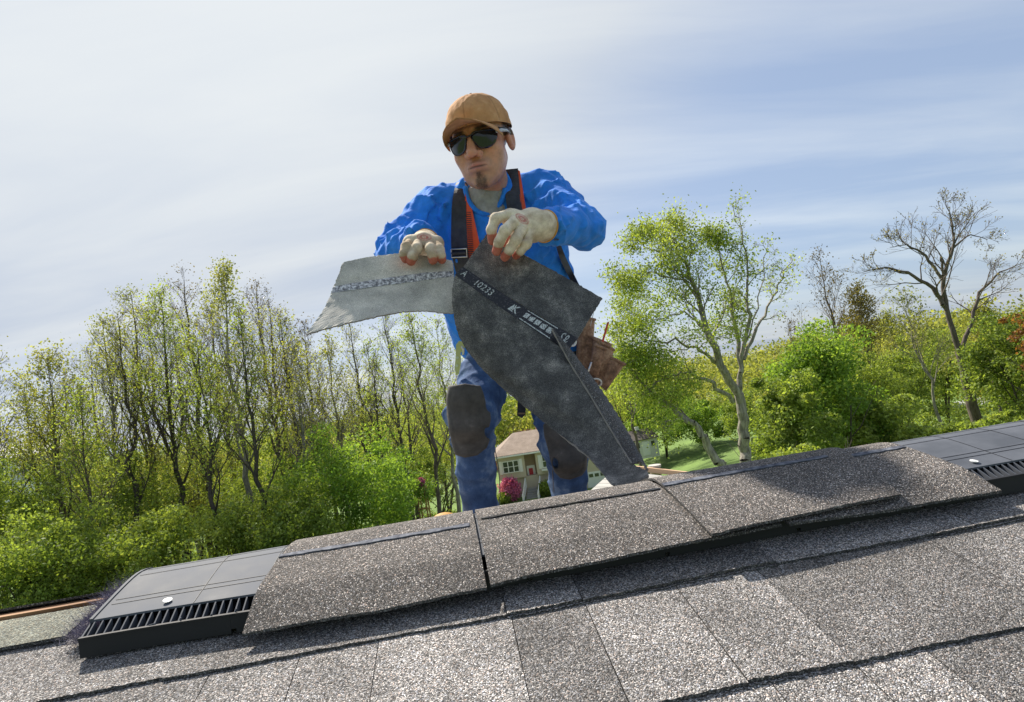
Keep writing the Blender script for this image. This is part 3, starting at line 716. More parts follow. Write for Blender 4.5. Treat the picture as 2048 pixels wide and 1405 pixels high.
# leaning tree in front of it
r = np.random.default_rng(22); segs, tips = [], []; D = 16.5
b0 = gpt(1462, 985, D); b0[2] -= .3
limb(segs, tips, [b0, pt(1440, 932, D), pt(1412, 880, D), pt(1372, 840, D), pt(1335, 815, D), pt(1290, 770, D), pt(1260, 740, D)], r, .17, .03, 12, 1.6, start=.45)
make_tree('leaning_tree', 'pale trunk leaning to the left in front of the lawn', None, b0, segs, tips, B_pale, L_yel, 8000, .07, .2, r, thick=.8)
G2 = 'leafy trees behind the ridge on the right'
for k, (x, y, w, D, n, lf, hf, lb) in enumerate([
    (1630, 670, 210, 27, 20000, L_bright, .8, 'dense bright green tree right of the pale trunk'),
    (1560, 720, 160, 25, 12000, L_green, .8, 'darker green tree directly behind the pale trunk'),
    (1740, 800, 190, 26, 12000, L_yel, .8, 'pale green thicket below the brown-budded tree'),
    (1400, 800, 190, 62, 12000, L_bright, .8, 'leafy tree beyond the lawn behind the leaning trunk'),
    (1310, 770, 180, 66, 10000, L_bright, .8, 'bright tree behind the small white shed'),
    (1240, 700, 150, 70, 7000, L_yel, .8, 'yellow-green tree beside the tool pouch, beyond the lawn'),
    (1490, 770, 170, 55, 9000, L_green, .8, 'shaded tree at the right end of the lawn'),
    (1840, 700, 240, 60, 14000, L_olive, .8, 'hazy olive tree on the far hillside'),
    (1940, 830, 220, 27, 14000, L_green, .8, 'green tree above the right part of the vent'),
    (2010, 620, 190, 30, 18000, L_green, .85, 'tall leafy green tree at the right edge'),
    (2060, 600, 90, 27, 1500, L_red, .5, 'tree with rusty orange young leaves at the right edge'),
    (1680, 720, 200, 75, 11000, L_olive, .8, 'distant tree between the bare crowns'),
    (1960, 720, 200, 70, 11000, L_yel, .8, 'distant yellow-green tree under the big bare crown'),
    (1840, 860, 170, 24, 9000, L_yel, .8, 'low thicket against the ridge at right'),
    (1560, 890, 200, 20.5, 11000, L_yel, .7, 'yellow shrub thicket at the foot of the pale trunk'),
    (1040, 745, 240, 110, 12000, L_green, .8, 'broad green tree far behind the cream house'),
    (1130, 760, 160, 100, 8000, L_bright, .8, 'bright tree behind the cream house roof'),
    (1590, 655, 150, 48, 9000, L_olive, .85, 'taller olive tree rising behind the dense bright tree'),
    (1775, 690, 170, 46, 9000, L_green, .85, 'mid-green tree behind the leaning pale trunk'),
    (1860, 650, 150, 50, 8000, L_yel, .85, 'pale yellow-green tree behind the big bare trunk'),
    (1700, 690, 150, 42, 8000, L_yel, .85, 'pale tree under the round brown-olive crown'),
    (1985, 670, 160, 44, 8000, L_olive, .85, 'olive tree right of the big bare trunk'),
    (960, 790, 140, 100, 7000, L_green, .8, 'green tree beyond the house seen beside the jeans')]):
    bush_tree(x, y, w, D, lb, lf, int(n * 1.4), 400 + k, lsize=.10 + D * .0014, hfrac=hf, group=G2)
# big bare tree at the right
r = np.random.default_rng(31); segs, tips = [], []; D = 33.
b0 = gpt(1965, 900, D); kw = dict(minr=.009, wig=.16, ang=.5)
limb(segs, [], [b0, pt(1940, 780, D), pt(1920, 705, D)], r, .36, .27, 0)
limb(segs, tips, [(1920, 705, D), (1893, 620, D), (1865, 575, D), (1815, 545, D), (1770, 535, D), (1725, 545, D)], r, .18, .02, 13, 2.6, kw=kw)
limb(segs, tips, [(1893, 620, D), (1885, 560, D), (1908, 495, D), (1905, 450, D), (1890, 400, D)], r, .16, .02, 15, 2.3, kw=kw)
limb(segs, tips, [(1886, 560, D), (1850, 510, D), (1815, 490, D), (1780, 495, D)], r, .10, .02, 11, 2.0, kw=kw)
limb(segs, tips, [(1908, 495, D), (1940, 470, D), (1975, 480, D)], r, .07, .02, 8, 1.6, kw=kw)
limb(segs, tips, [(1920, 705, D), (1945, 640, D), (1960, 585, D), (2000, 545, D), (2050, 525, D)], r, .15, .02, 12, 2.2, kw=kw)
limb(segs, [], [(1886, 555, D), (1883, 540, D), (1882, 515, D)], r, .09, .07, 0)
make_tree('bare_tree', 'large dark leafless tree with a wide forked crown against the sky at right', None, b0, segs, tips, B_grey, L_brown2, 1300, .09, .1, r, thick=.85)
for (x, y, D, n, lf, sd_, lb, ln) in [
    (1640, 515, 46, 500, L_brown, 51, 'fine-twigged leafless tree between the yellow tree and the bare crown', .0),
    (1575, 640, 42, 100, L_brown, 52, 'broken dead trunk standing just right of the yellow tree', .01),
    (1712, 585, 44, 2600, L_brown2, 53, 'round tree with brown-olive young leaves', .0),
    (1800, 590, 38, 700, L_olive, 54, 'thin pale trunk leaning left below the big bare crown', .12),
    (1775, 640, 52, 2200, L_olive, 55, 'slight tree with sparse leaves behind the leaning pale trunk', .05),
    (1235, 650, 60, 800, L_yel, 56, 'sparse tree at the left edge of the yellow crown', .0),
    (1960, 620, 40, 2500, L_olive, 57, 'sparse leafy tree behind the fork of the big bare tree', .0)]:
    tall_tree(x, y, D, lb, lf, B_pale if sd_ == 54 else B_grey, n * 2, sd_, .26, first=.35, nlimb=7 if sd_ == 52 else 17, lean=ln, name='slender_tree', lsize=.14)
# woods on the far slope that read as one mass
r = np.random.default_rng(41); nC = 5000
az = np.radians(r.uniform(-62, 62, nC)); RR = r.uniform(92, 210, nC); cx, cy = np.sin(az) * RR, np.cos(az) * RR
cz = gz(cx, cy) + r.uniform(.2, 11.0, nC) * (.5 + .5 * vnoise(np.stack([cx * .05, cy * .05, cx * 0], -1)))
C = np.stack([cx, cy, cz], 1); n = 300000; i = r.integers(0, nC, n); P = C[i] + r.normal(0, 1, (n, 3)) * np.array([1.8, 1.8, 1.2])
V, F = quads(P, .55, r); tag(mesh('far_woodland', V, F, L_olive), kind='stuff', label='distant spring woodland on the low hills')
# undergrowth at the foot of the left wood
n = 90000; x = r.uniform(-36, -5, n); y = r.uniform(19, 60, n); k = x < -2.5 - (y - 19) * .12; x, y = x[k], y[k]
hgt = .25 + 1.5 * vnoise(np.stack([x * .5, y * .5, x * 0], -1)); P = np.stack([x, y, gz(x, y) + r.random(len(x)) * hgt], 1)
V, F = quads(P, .17, r); tag(mesh('undergrowth', V, F, L_green), kind='stuff', label='leafy undergrowth on the floor of the left wood')
n = 40000; x = r.uniform(11, 45, n); y = r.uniform(19, 60, n); k = x > 9.5 + (y - 19) * .42; x, y = x[k], y[k]
P = np.stack([x, y, gz(x, y) + r.random(len(x)) * 1.3], 1)
V, F = quads(P, .17, r); tag(mesh('undergrowth', V, F, L_yel), kind='stuff', label='leafy scrub behind the ridge on the right')

# ------------------------------------------------------------------ cream house
D = 65.; h0 = gpt(1004, 985, D); hx = np.array([1., .03, 0]); hx /= np.linalg.norm(hx); hy = np.array([-hx[1], hx[0], 0])
GZ = h0[2] + .0
def hp(x, y, z): return h0 + hx * x + hy * y + np.array([0, 0, z])
house = thing('cream_house', 'cream two-storey house with brown roof seen between the legs', 'house', h0)
def sidingf(t, b):
    n = noise(t, .6, 4, .6); t.links.new(ramp(t, n, [(.3, (.50, .43, .32)), (.7, (.58, .50, .38))]), b.inputs['Base Color'])
M_side = mat('cream_siding', rough=.7, build=sidingf)
def hroof(t, b):
    n = noise(t, 1.2, 6, .7); n2 = noise(t, 9, 3, .6)
    c = mixc(t, .5, ramp(t, n, [(.3, (.20, .15, .115)), (.7, (.32, .25, .20))]), ramp(t, n2, [(.3, .7), (.7, 1.3)]), 'MULTIPLY'); t.links.new(c, b.inputs['Base Color'])
M_hroof = mat('brown_roof', rough=.9, build=hroof)
M_glass = mat('window_glass', (.03, .035, .04), .08, spec=.8)
M_tan = mat('tan_recess', (.36, .27, .19), .8)
EH = 4.55 * 1.0
b = MB(); b.box((.1, .35, -1.2), (7.2, 8, 2.1), hp); b.build('lower_wall', M_side, house)
b = MB(); b.box((-.1, 0, 2.1), (2.9, 8, EH), hp); b.box((4.1, 0, 2.1), (7.2, 8, EH), hp); b.box((2.9, 1.2, -.4), (4.1, 8, EH), hp); b.build('upper_wall', M_side, house)
b = MB(); b.box((2.92, 1.15, .9), (4.08, 1.2, EH - .05), hp); b.build('entry_recess', M_tan, house)
b = MB(); b.box((7.2, -1.0, -1.2), (13.5, 7, 4.2), hp); b.build('garage_wall', M_side, house)
b = MB()
def hiproof(x0, x1, y0, y1, z, rise, hip0, hip1, ov=.35):
    ym = (y0 + y1) / 2; x0 -= ov; x1 += ov; y0 -= ov; y1 += ov
    P = [hp(x0, y0, z), hp(x1, y0, z), hp(x1, y1, z), hp(x0, y1, z), hp(x0 + hip0, ym, z + rise), hp(x1 - hip1, ym, z + rise)]
    P2 = [p - np.array([0, 0, .16]) for p in P[:4]]
    b.add(P + P2, [(0, 1, 5, 4), (1, 2, 5), (2, 3, 4, 5), (3, 0, 4), (6, 7, 1, 0), (7, 8, 2, 1), (8, 9, 3, 2), (9, 6, 0, 3), (9, 8, 7, 6)])
hiproof(-.1, 9.5, 0, 8, EH + .16, 2.0, 2.6, 2.6); rf = b.build('roof', M_hroof, house)
b = MB(); hiproof(7.2, 13.5, -1, 7, 4.36, 1.7, .4, 2.5); b.build('garage_roof', M_hroof, house)
b = MB(); b.box((-.45, -.42, EH - .06), (7.6, -.34, EH + .1), hp); b.build('gutter', M_white, house)
b = MB(); b.box((4.9, 5.2, EH + 1.2), (5.7, 5.8, EH + 2.7), hp); b.build('chimney', mat('orange_brick', (.36, .17, .10), .9), rf)
def window(x0, x1, z0, z1, y, panes=2, shut=0.):
    f = MB(); w = .09
    for lo, hi in (((x0, y - .08, z0), (x1, y, z0 + w)), ((x0, y - .08, z1 - w), (x1, y, z1)), ((x0, y - .08, z0 + w), (x0 + w, y, z1 - w)), ((x1 - w, y - .08, z0 + w), (x1, y, z1 - w))): f.box(lo, hi, hp)
    for k in range(1, panes):
        xm = x0 + (x1 - x0) * k / panes; f.box((xm - .05, y - .078, z0 + w), (xm + .05, y, z1 - w), hp)
    f.box((x0 + w, y - .07, (z0 + z1) / 2 - .03), (x1 - w, y - .045, (z0 + z1) / 2 + .03), hp)
    wf = f.build('window', M_white, house)
    g = MB(); g.box((x0 + w, y - .04, z0 + w), (x1 - w, y - .015, z1 - w), hp); g.build('pane', M_glass, wf)
    if shut:
        for xa in (x0 - shut - .03, x1 + .03):
            s = MB(); s.box((xa, y - .05, z0 - .05), (xa + shut, y, z1 + .05), hp)
            for q in range(7): zq = z0 + (z1 - z0) * (q + .3) / 7; s.box((xa + .05, y - .065, zq), (xa + shut - .05, y - .05, zq + .08), hp)
            s.build('shutter', M_white, wf)
window(.45, 2.25, 2.75, 4.05, 0, 3, .33)
window(4.75, 5.55, 2.75, 4.15, 0, 1, .36)
window(5.2, 6.2, .35, 1.35, .35, 2)
window(.6, 1.7, .35, 1.2, .35, 2)
s = MB(); s.box((4.6, -.28, 2.45), (5.7, 0, 2.65), hp); s.build('window_box', M_white, house)
g = MB(); g.box((9.2, -1.08, -.6), (12.0, -1.0, 1.7), hp); gd = g.build('garage_door', M_white, house)
g = MB()
for k in range(4): g.box((9.45 + k * .62, -1.11, 1.15), (9.9 + k * .62, -1.08, 1.5), hp)
g.build('pane', M_glass, gd)
d = MB(); d.box((3.05, 1.05, 1.1), (3.95, 1.15, 3.1), hp); dr = d.build('front_door', M_white, house)
d = MB(); d.box((3.25, 1.0, 1.9), (3.7, 1.05, 2.8), hp); d.build('red_banner', mat('red_cloth', (.5, .05, .06), .8), dr)
# stairs with white rails
st = thing('front_steps', 'white railed steps leading up to the entry of the cream house', 'stairs', hp(2.4, -1, 0))
for k in range(7):
    s = MB(); s.box((2.2 + k * .1, -2.9 + k * .42, -.6), (3.6 + k * .1, -2.5 + k * .42, -.3 + k * .19), hp); s.build('step', mat('grey_step', (.3, .29, .27), .8) if k == 0 else bpy.data.materials['grey_step'], st)
for xo in (2.1, 3.7):
    s = MB(); s.tube([hp(xo, -3, .65), hp(xo + .6, -.1, 2.0)], .05, 6); s.tube([hp(xo, -3, -.2), hp(xo + .6, -.1, 1.1)], .04, 6)
    for k in range(14): s.tube([hp(xo + .6 * k / 13, -3 + 2.9 * k / 13, -.25 + 1.35 * k / 13), hp(xo + .6 * k / 13, -3 + 2.9 * k / 13, .65 + 1.35 * k / 13)], .025 if 0 < k < 13 else .06, 5)
    s.build('railing', M_white, st)
def shrub(x, y, w, h, leaf, label, seed, n=2600, cat='shrub', name='shrub', cen=None):
    r = np.random.default_rng(seed); c = hp(x, y, 0) if cen is None else cen; c = np.array(c); c[2] = float(gz(c[0], c[1])); t = thing(name, label, cat, c)
    u = r.normal(0, 1, (n, 3)); u /= np.linalg.norm(u, axis=1)[:, None]; u *= (r.random(n) ** .35)[:, None] * (1 + .22 * r.normal(0, 1, (n, 1)) * .5)
    P = c + u * np.array([w / 2, w / 2, h / 2]) + np.array([0, 0, h / 2]); V, F = quads(P, .2, r); mesh('foliage', V, F, leaf, t)
    s = MB(); [s.tube([c, c + np.array([dx, dx * .5, h * .7])], .03, 5) for dx in (-.3, 0, .3)]; s.build('stem', B_dark, t); return t
shrub(.9, -1.6, 2.3, 2.5, L_pink, 'pink blossoming shrub left of the white steps', 1, 4500)
shrub(.2, -2.2, 1.6, 1.2, L_green, 'low green shrub under the pink blossom', 2)
shrub(4.7, -1.7, 1.7, 1.6, L_green, 'round green shrub right of the white steps', 3)
shrub(6.4, -1.8, 2.1, 1.7, L_maroon, 'round maroon shrub in front of the lower window', 4, 3200)
wk = MB(); P = []
for k in range(12):
    p = hp(-3 + k * 1.1, -4.0 + .1 * k, 0); q = hp(-3 + k * 1.1, -5.4 + .1 * k, 0)
    P.append((p, q))
V = []
for p, q in P: V += [(p[0], p[1], float(gz(p[0], p[1])) + .09), (q[0], q[1], float(gz(q[0], q[1])) + .09)]
F = [(2 * k, 2 * k + 1, 2 * k + 3, 2 * k + 2) for k in range(11)]
tag(mesh('path', V, [f[::-1] for f in F], mat('pale_concrete', (.42, .38, .32), .9)), kind='structure')
# neighbouring buildings behind
def simple_house(px, py, D, w, d, h, rise, wallc, roofc, name, label, rot=.0):
    c = gpt(px, py, D); x_ = np.array([math.cos(rot), math.sin(rot), 0]); y_ = np.array([-x_[1], x_[0], 0]); T = pt(px, py, D)
    c[2] = max(c[2], T[2] - h - rise); c[2] = T[2] - h - rise
    f = lambda x, y, z: c + x_ * x + y_ * y + np.array([0, 0, z])
    t = thing(name, label, 'house', c); b = MB(); b.box((-w / 2, 0, -3), (w / 2, d, h), f)
    b.prism([f(-w / 2, 0, h), f(w / 2, 0, h), f(0, 0, h + rise)], y_ * d) if False else b.prism([f(-w / 2, 0, h), f(-w / 2, d, h), f(-w / 2, d / 2, h + rise * .96)], x_ * w)
    b.build('wall', wallc, t); b = MB()
    for s_ in (0, 1):
        P = [f(-w / 2 - .2, (0 - .25) if not s_ else d + .25, h - .1), f(w / 2 + .2, (0 - .25) if not s_ else d + .25, h - .1), f(w / 2 + .2, d / 2, h + rise), f(-w / 2 - .2, d / 2, h + rise)]
        b.prism(P, (0, 0, .14))
    b.build('roof', roofc, t); return t, f
t, f = simple_house(1062, 862, 98, 7, 7, 3, 1.8, M_white, mat('terracotta_roof', (.4, .2, .13), .9), 'distant_house', 'distant house with orange roof behind the cream house')
t, f = simple_house(1000, 895, 92, 6, 6, 2.5, 1.8, mat('red_wall', (.3, .06, .05), .9), M_white, 'distant_house', 'small red outbuilding with white roof beside the jeans', .2)
for k, (px, py, D) in enumerate(((1885, 765, 85), (1660, 770, 90), (25, 890, 75), (2046, 792, 60))):
    t, f = simple_house(px, py, D, 9, 7, 3, 1.6, M_white, mat('pale_grey_roof%d' % k, (.6, .58, .55), .8), 'distant_house', ['pale building glimpsed behind the leaning trunk at right', 'pale building glimpsed between trees on the far hillside', 'pale building glimpsed through the wood at the left edge', 'white building at the right edge behind trees'][k], .3)
# shed on the lawn
sc = gpt(1293, 903, 62); sc[2] = pt(1293, 905, 62)[2]
sx = np.array([math.cos(.35), math.sin(.35), 0]); sy = np.array([-sx[1], sx[0], 0])
def sp_(x, y, z): return sc + sx * x + sy * y + np.array([0, 0, z])
shed = thing('garden_shed', 'small white garden shed with dark gable roof on the lawn', 'shed', sc)
b = MB(); b.box((-1.5, 0, -.6), (1.5, 2.6, 1.35), sp_); b.prism([sp_(-1.5, 0, 1.35), sp_(-1.5, 2.6, 1.35), sp_(-1.5, 1.3, 2.1)], sx * 3.0); b.build('wall', mat('shed_white', (.62, .62, .58), .7), shed)
b = MB(); b.prism([sp_(-1.6, -.2, 1.3), sp_(1.6, -.2, 1.3), sp_(1.6, 1.3, 2.2), sp_(-1.6, 1.3, 2.2)], (0, 0, .1)); b.prism([sp_(-1.6, 2.8, 1.3), sp_(-1.6, 1.3, 2.2), sp_(1.6, 1.3, 2.2), sp_(1.6, 2.8, 1.3)], (0, 0, .1)); rfs = b.build('roof', mat('shed_roof', (.12, .10, .09), .9), shed)
b = MB(); b.box((-.2, 1.15, 2.25), (.25, 1.5, 2.6), sp_); b.build('cupola', M_white, rfs)
for x0 in (-1.1, .7): b = MB(); b.box((x0, -.04, .55), (x0 + .4, 0, 1.05), sp_); b.build('window', M_glass, shed)
b = MB(); b.box((-.4, -.05, -.3), (.45, 0, 1.1), sp_); b.build('door', M_white, shed)
# sand round a pool on the lawn
c = gpt(1400, 925, 44); r = np.random.default_rng(8); V = [(c[0], c[1], float(gz(c[0], c[1])) + .06)]
def blob(c, rx, ry, off, name, m):
    V = [(c[0], c[1], float(gz(c[0], c[1])) + off)]
    for k in range(40):
        a = 2 * math.pi * k / 40; q = 1 + .12 * math.sin(3 * a) + .06 * math.sin(7 * a + 1); x, y = c[0] + rx * q * math.cos(a), c[1] + ry * q * math.sin(a); V.append((x, y, float(gz(x, y)) + off))
    return mesh(name, V, [(0, 1 + k, 1 + (k + 1) % 40) for k in range(40)], m)
tag(blob(c, 2.3, 2.6, .1, 'sand_patch', mat('pale_sand', (.55, .47, .38), .9)), kind='structure')
pc = pt(1420, 918, 45); pc = np.array([pc[0], pc[1], float(gz(pc[0], pc[1]))])
pool = thing('covered_pool', 'low dark covered round pool standing on the sand patch', 'pool', pc)
disc(pc, np.array([0, 0, 1.]), .9, .35, 28).build('pool_wall', mat('pool_grey', (.25, .26, .29), .6), pool)
disc(pc + np.array([0, 0, .36]), np.array([0, 0, 1.]), .92, .02, 28).build('pool_cover', mat('pool_cover', (.05, .06, .09), .4), pool)
# play frame by the wood
mc = gpt(868, 1012, 33); tag(blob(mc, 1.7, 3.2, .05, 'mulch_bed', mat('dark_mulch', (.03, .02, .017), .95)), kind='structure')
fc = gpt(846, 1022, 33); T = pt(846, 980, 33); pf = thing('wooden_frame', 'wooden garden frame with a pink flower pot at the edge of the wood', 'garden frame', fc)
Mw = mat('orange_timber', (.42, .22, .09), .8); zt = T[2] - fc[2] + .1
for dx, dy in ((-.25, 0), (.3, 0), (-.2, .5), (.35, .5)): MB().tube([fc + np.array([dx, dy, -.2]), fc + np.array([dx * .7, dy, zt])], .045, 6).build('post', Mw, pf)
for z in (.35, .7, 1.0): b = MB(); b.box((-.25, -.03, z * zt), (.3, .03, z * zt + .09), lambda x, y, z: fc + np.array([x, y, z])); b.build('rail', Mw, pf)
shrub(0, 0, .55, .45, L_pink, 'pink flowers standing on the wooden garden frame', 9, 500, 'flowers', 'potted_flowers', cen=fc)
o = bpy.data.objects['potted_flowers']; o.location.z += zt + .1
# low weathered roof next door, its board edge and pipe
D = 8.
lr = thing('low_plank_roof', 'low pale grey plank roof just beyond the ridge, behind the shingle tip', 'roof', pt(1250, 980, D))
A = [pt(1120, 1035, 6.2), pt(1400, 1000, 6.2), pt(1385, 958, 9.0), pt(1228, 940, 9.0)]
def plankf(t, b):
    n = noise(t, 2, 5, .6, mp_scale(t, (1, 12, 12))); t.links.new(ramp(t, n, [(.3, (.32, .30, .27)), (.7, (.52, .50, .46))]), b.inputs['Base Color'])
M_plank = mat('weathered_plank', rough=.85, build=plankf)
for k in range(11):
    f0, f1 = k / 11 + .004, (k + 1) / 11 - .004; L = lambda f, a, b_: A[a] + (A[b_] - A[a]) * f
    b = MB(); b.prism([L(f0, 0, 3), L(f0, 1, 2), L(f1, 1, 2), L(f1, 0, 3)], (0, 0, -.03 + .008 * (k % 3))); b.build('plank', M_plank, lr)
b = MB(); b.prism([A[3] + (0, 0, .02), A[2] + (0, 0, .02), A[2] + (0, .12, .02), A[3] + (0, .12, .02)], (0, 0, .07)); b.build('edge_board', mat('light_timber', (.55, .36, .22), .8), lr)
pc = pt(1312, 950, 9.2); MB().tube([pc - (0, 0, .5), pc + (0, 0, .12)], .085, 12).build('vent_pipe', mat('pink_grey_pipe', (.36, .27, .23), .7), lr)
MB().tube([pc + (0, 0, .12), pc + (0, 0, .15)], .1, 12).build('pipe_cap', M_plank, lr)
# ------------------------------------------------------------------ signed-distance modelling
def surfnets(f, lo, hi, h):
    lo = np.array(lo, float); hi = np.array(hi, float); n = np.ceil((hi - lo) / h).astype(int) + 1
    ax = [lo[i] + np.arange(n[i]) * h for i in range(3)]
    P = np.stack(np.meshgrid(*ax, indexing='ij'), -1).astype(np.float32)
    V = np.empty(tuple(n), np.float32)
    for i in range(0, n[0], 24): V[i:i + 24] = f(P[i:i + 24])
    m = n - 1; acc = np.zeros((*m, 3), np.float32); cnt = np.zeros(tuple(m), np.float32)
    def sl(A, c): return A[c[0]:c[0] + m[0], c[1]:c[1] + m[1], c[2]:c[2] + m[2]]
    cs = [(a, b, c) for a in (0, 1) for b in (0, 1) for c in (0, 1)]
    for a in cs:
        for b in cs:
            if sum(b) - sum(a) == 1 and all(y >= x for x, y in zip(a, b)):
                va, vb = sl(V, a), sl(V, b); cr_ = (va < 0) != (vb < 0); den = va - vb; den[den == 0] = 1e-9
                t = np.where(cr_, va / den, 0)
                for k in range(3): acc[..., k] += np.where(cr_, a[k] + t * (b[k] - a[k]), 0)
                cnt += cr_
    act = cnt > 0; idx = -np.ones(tuple(m), np.int64); idx[act] = np.arange(act.sum())
    I = np.argwhere(act); pos = lo + (I + acc[act] / cnt[act][:, None]) * h
    F = []
    for k in range(3):
        o = [i for i in range(3) if i != k]
        s0 = [slice(0, m[i]) for i in range(3)]; s1 = list(s0)
        A = V[:m[0], :m[1], :m[2]]
        B = V[tuple(slice(1, m[i] + 1) if i == k else slice(0, m[i]) for i in range(3))]
        c = (A < 0) != (B < 0); q = np.argwhere(c); q = q[(q[:, o[0]] > 0) & (q[:, o[1]] > 0)]
        if not len(q): continue
        d0 = np.zeros(3, int); d0[o[0]] = 1; d1 = np.zeros(3, int); d1[o[1]] = 1
        g = lambda x: idx[x[:, 0], x[:, 1], x[:, 2]]
        f4 = np.stack([g(q - d0 - d1), g(q - d1), g(q), g(q - d0)], 1)
        flip = (A[q[:, 0], q[:, 1], q[:, 2]] < 0) ^ (k == 1)
        f4[~flip] = f4[~flip][:, ::-1]; F.append(f4)
    F = np.concatenate(F); F = F[(F >= 0).all(1)]
    return pos, F
def relax(V, F, it=2, w=.5):
    e = np.concatenate([F[:, [0, 1]], F[:, [1, 2]], F[:, [2, 3]], F[:, [3, 0]]]); n = len(V)
    for _ in range(it):
        s = np.zeros((n, 3)); c = np.zeros(n)
        for k in range(3): s[:, k] = np.bincount(e[:, 0], V[e[:, 1], k], n) + np.bincount(e[:, 1], V[e[:, 0], k], n)
        c = np.bincount(e[:, 0], minlength=n) + np.bincount(e[:, 1], minlength=n); V = V * (1 - w) + w * s / np.maximum(c, 1)[:, None]
    return V
def smin(a, b, k):
    h = np.clip(.5 + .5 * (b - a) / k, 0, 1); return b * (1 - h) + a * h - k * h * (1 - h)
def smax(a, b, k): return -smin(-a, -b, k)
def s_cap(p, a, b, ra, rb):
    a = np.asarray(a, np.float32); b = np.asarray(b, np.float32); d = b - a; t = np.clip(((p - a) @ d) / (d @ d), 0, 1)
    return np.linalg.norm(p - a - t[..., None] * d, axis=-1) - (ra + (rb - ra) * t)
def s_ell(p, c, r, Rm=None):
    q = p - np.asarray(c, np.float32)
    if Rm is not None: q = q @ Rm
    r = np.asarray(r, np.float32); k0 = np.linalg.norm(q / r, axis=-1); k1 = np.linalg.norm(q / (r * r), axis=-1)
    return k0 * (k0 - 1) / (k1 + 1e-6)
def s_sph(p, c, r): return np.linalg.norm(p - np.asarray(c, np.float32), axis=-1) - r
def chain(p, pts, k=.02):
    d = None
    for (a, ra), (b, rb) in zip(pts[:-1], pts[1:]):
        e = s_cap(p, a, b, ra, rb); d = e if d is None else smin(d, e, k)
    return d
def frame_of(f, u):
    f = f / np.linalg.norm(f); r_ = np.cross(f, u); r_ /= np.linalg.norm(r_); u = np.cross(r_, f); return r_, f, u

def detail(P, d, fn, band=.035):
    m = np.abs(d) < band
    if m.any(): d = d.copy(); d[m] += fn(P[m])
    return d

# ------------------------------------------------------------------ the roofer
foot = pt(1050, 1040, 1.9); foot[2] = rp(0, -(foot[1] - .9))[2]
person = thing('person', 'roofer in blue sweatshirt and tan cap bending over the ridge, holding a dark shingle', 'person', foot)
# skeleton (image position + distance)
HIPL, HIPR = pt(995, 690, 2.02), pt(1100, 695, 2.02)
KNL, KNR = pt(942, 835, 1.74), pt(1128, 893, 1.80)
ANL, ANR = pt(962, 1035, 1.86), pt(1142, 1022, 1.93)
SHL, SHR = pt(872, 418, 1.73), pt(1096, 392, 1.73)
ELL, ELR = pt(787, 512, 1.68), pt(1168, 458, 1.56)
WRL, WRR = pt(848, 480, 1.50), pt(1092, 452, 1.385)
NECK = pt(985, 395, 1.72); CH = pt(985, 480, 1.83); HEAD = pt(963, 291, 1.60)
cloth_noise = lambda p, f, o=3: fbm(p * f, o)

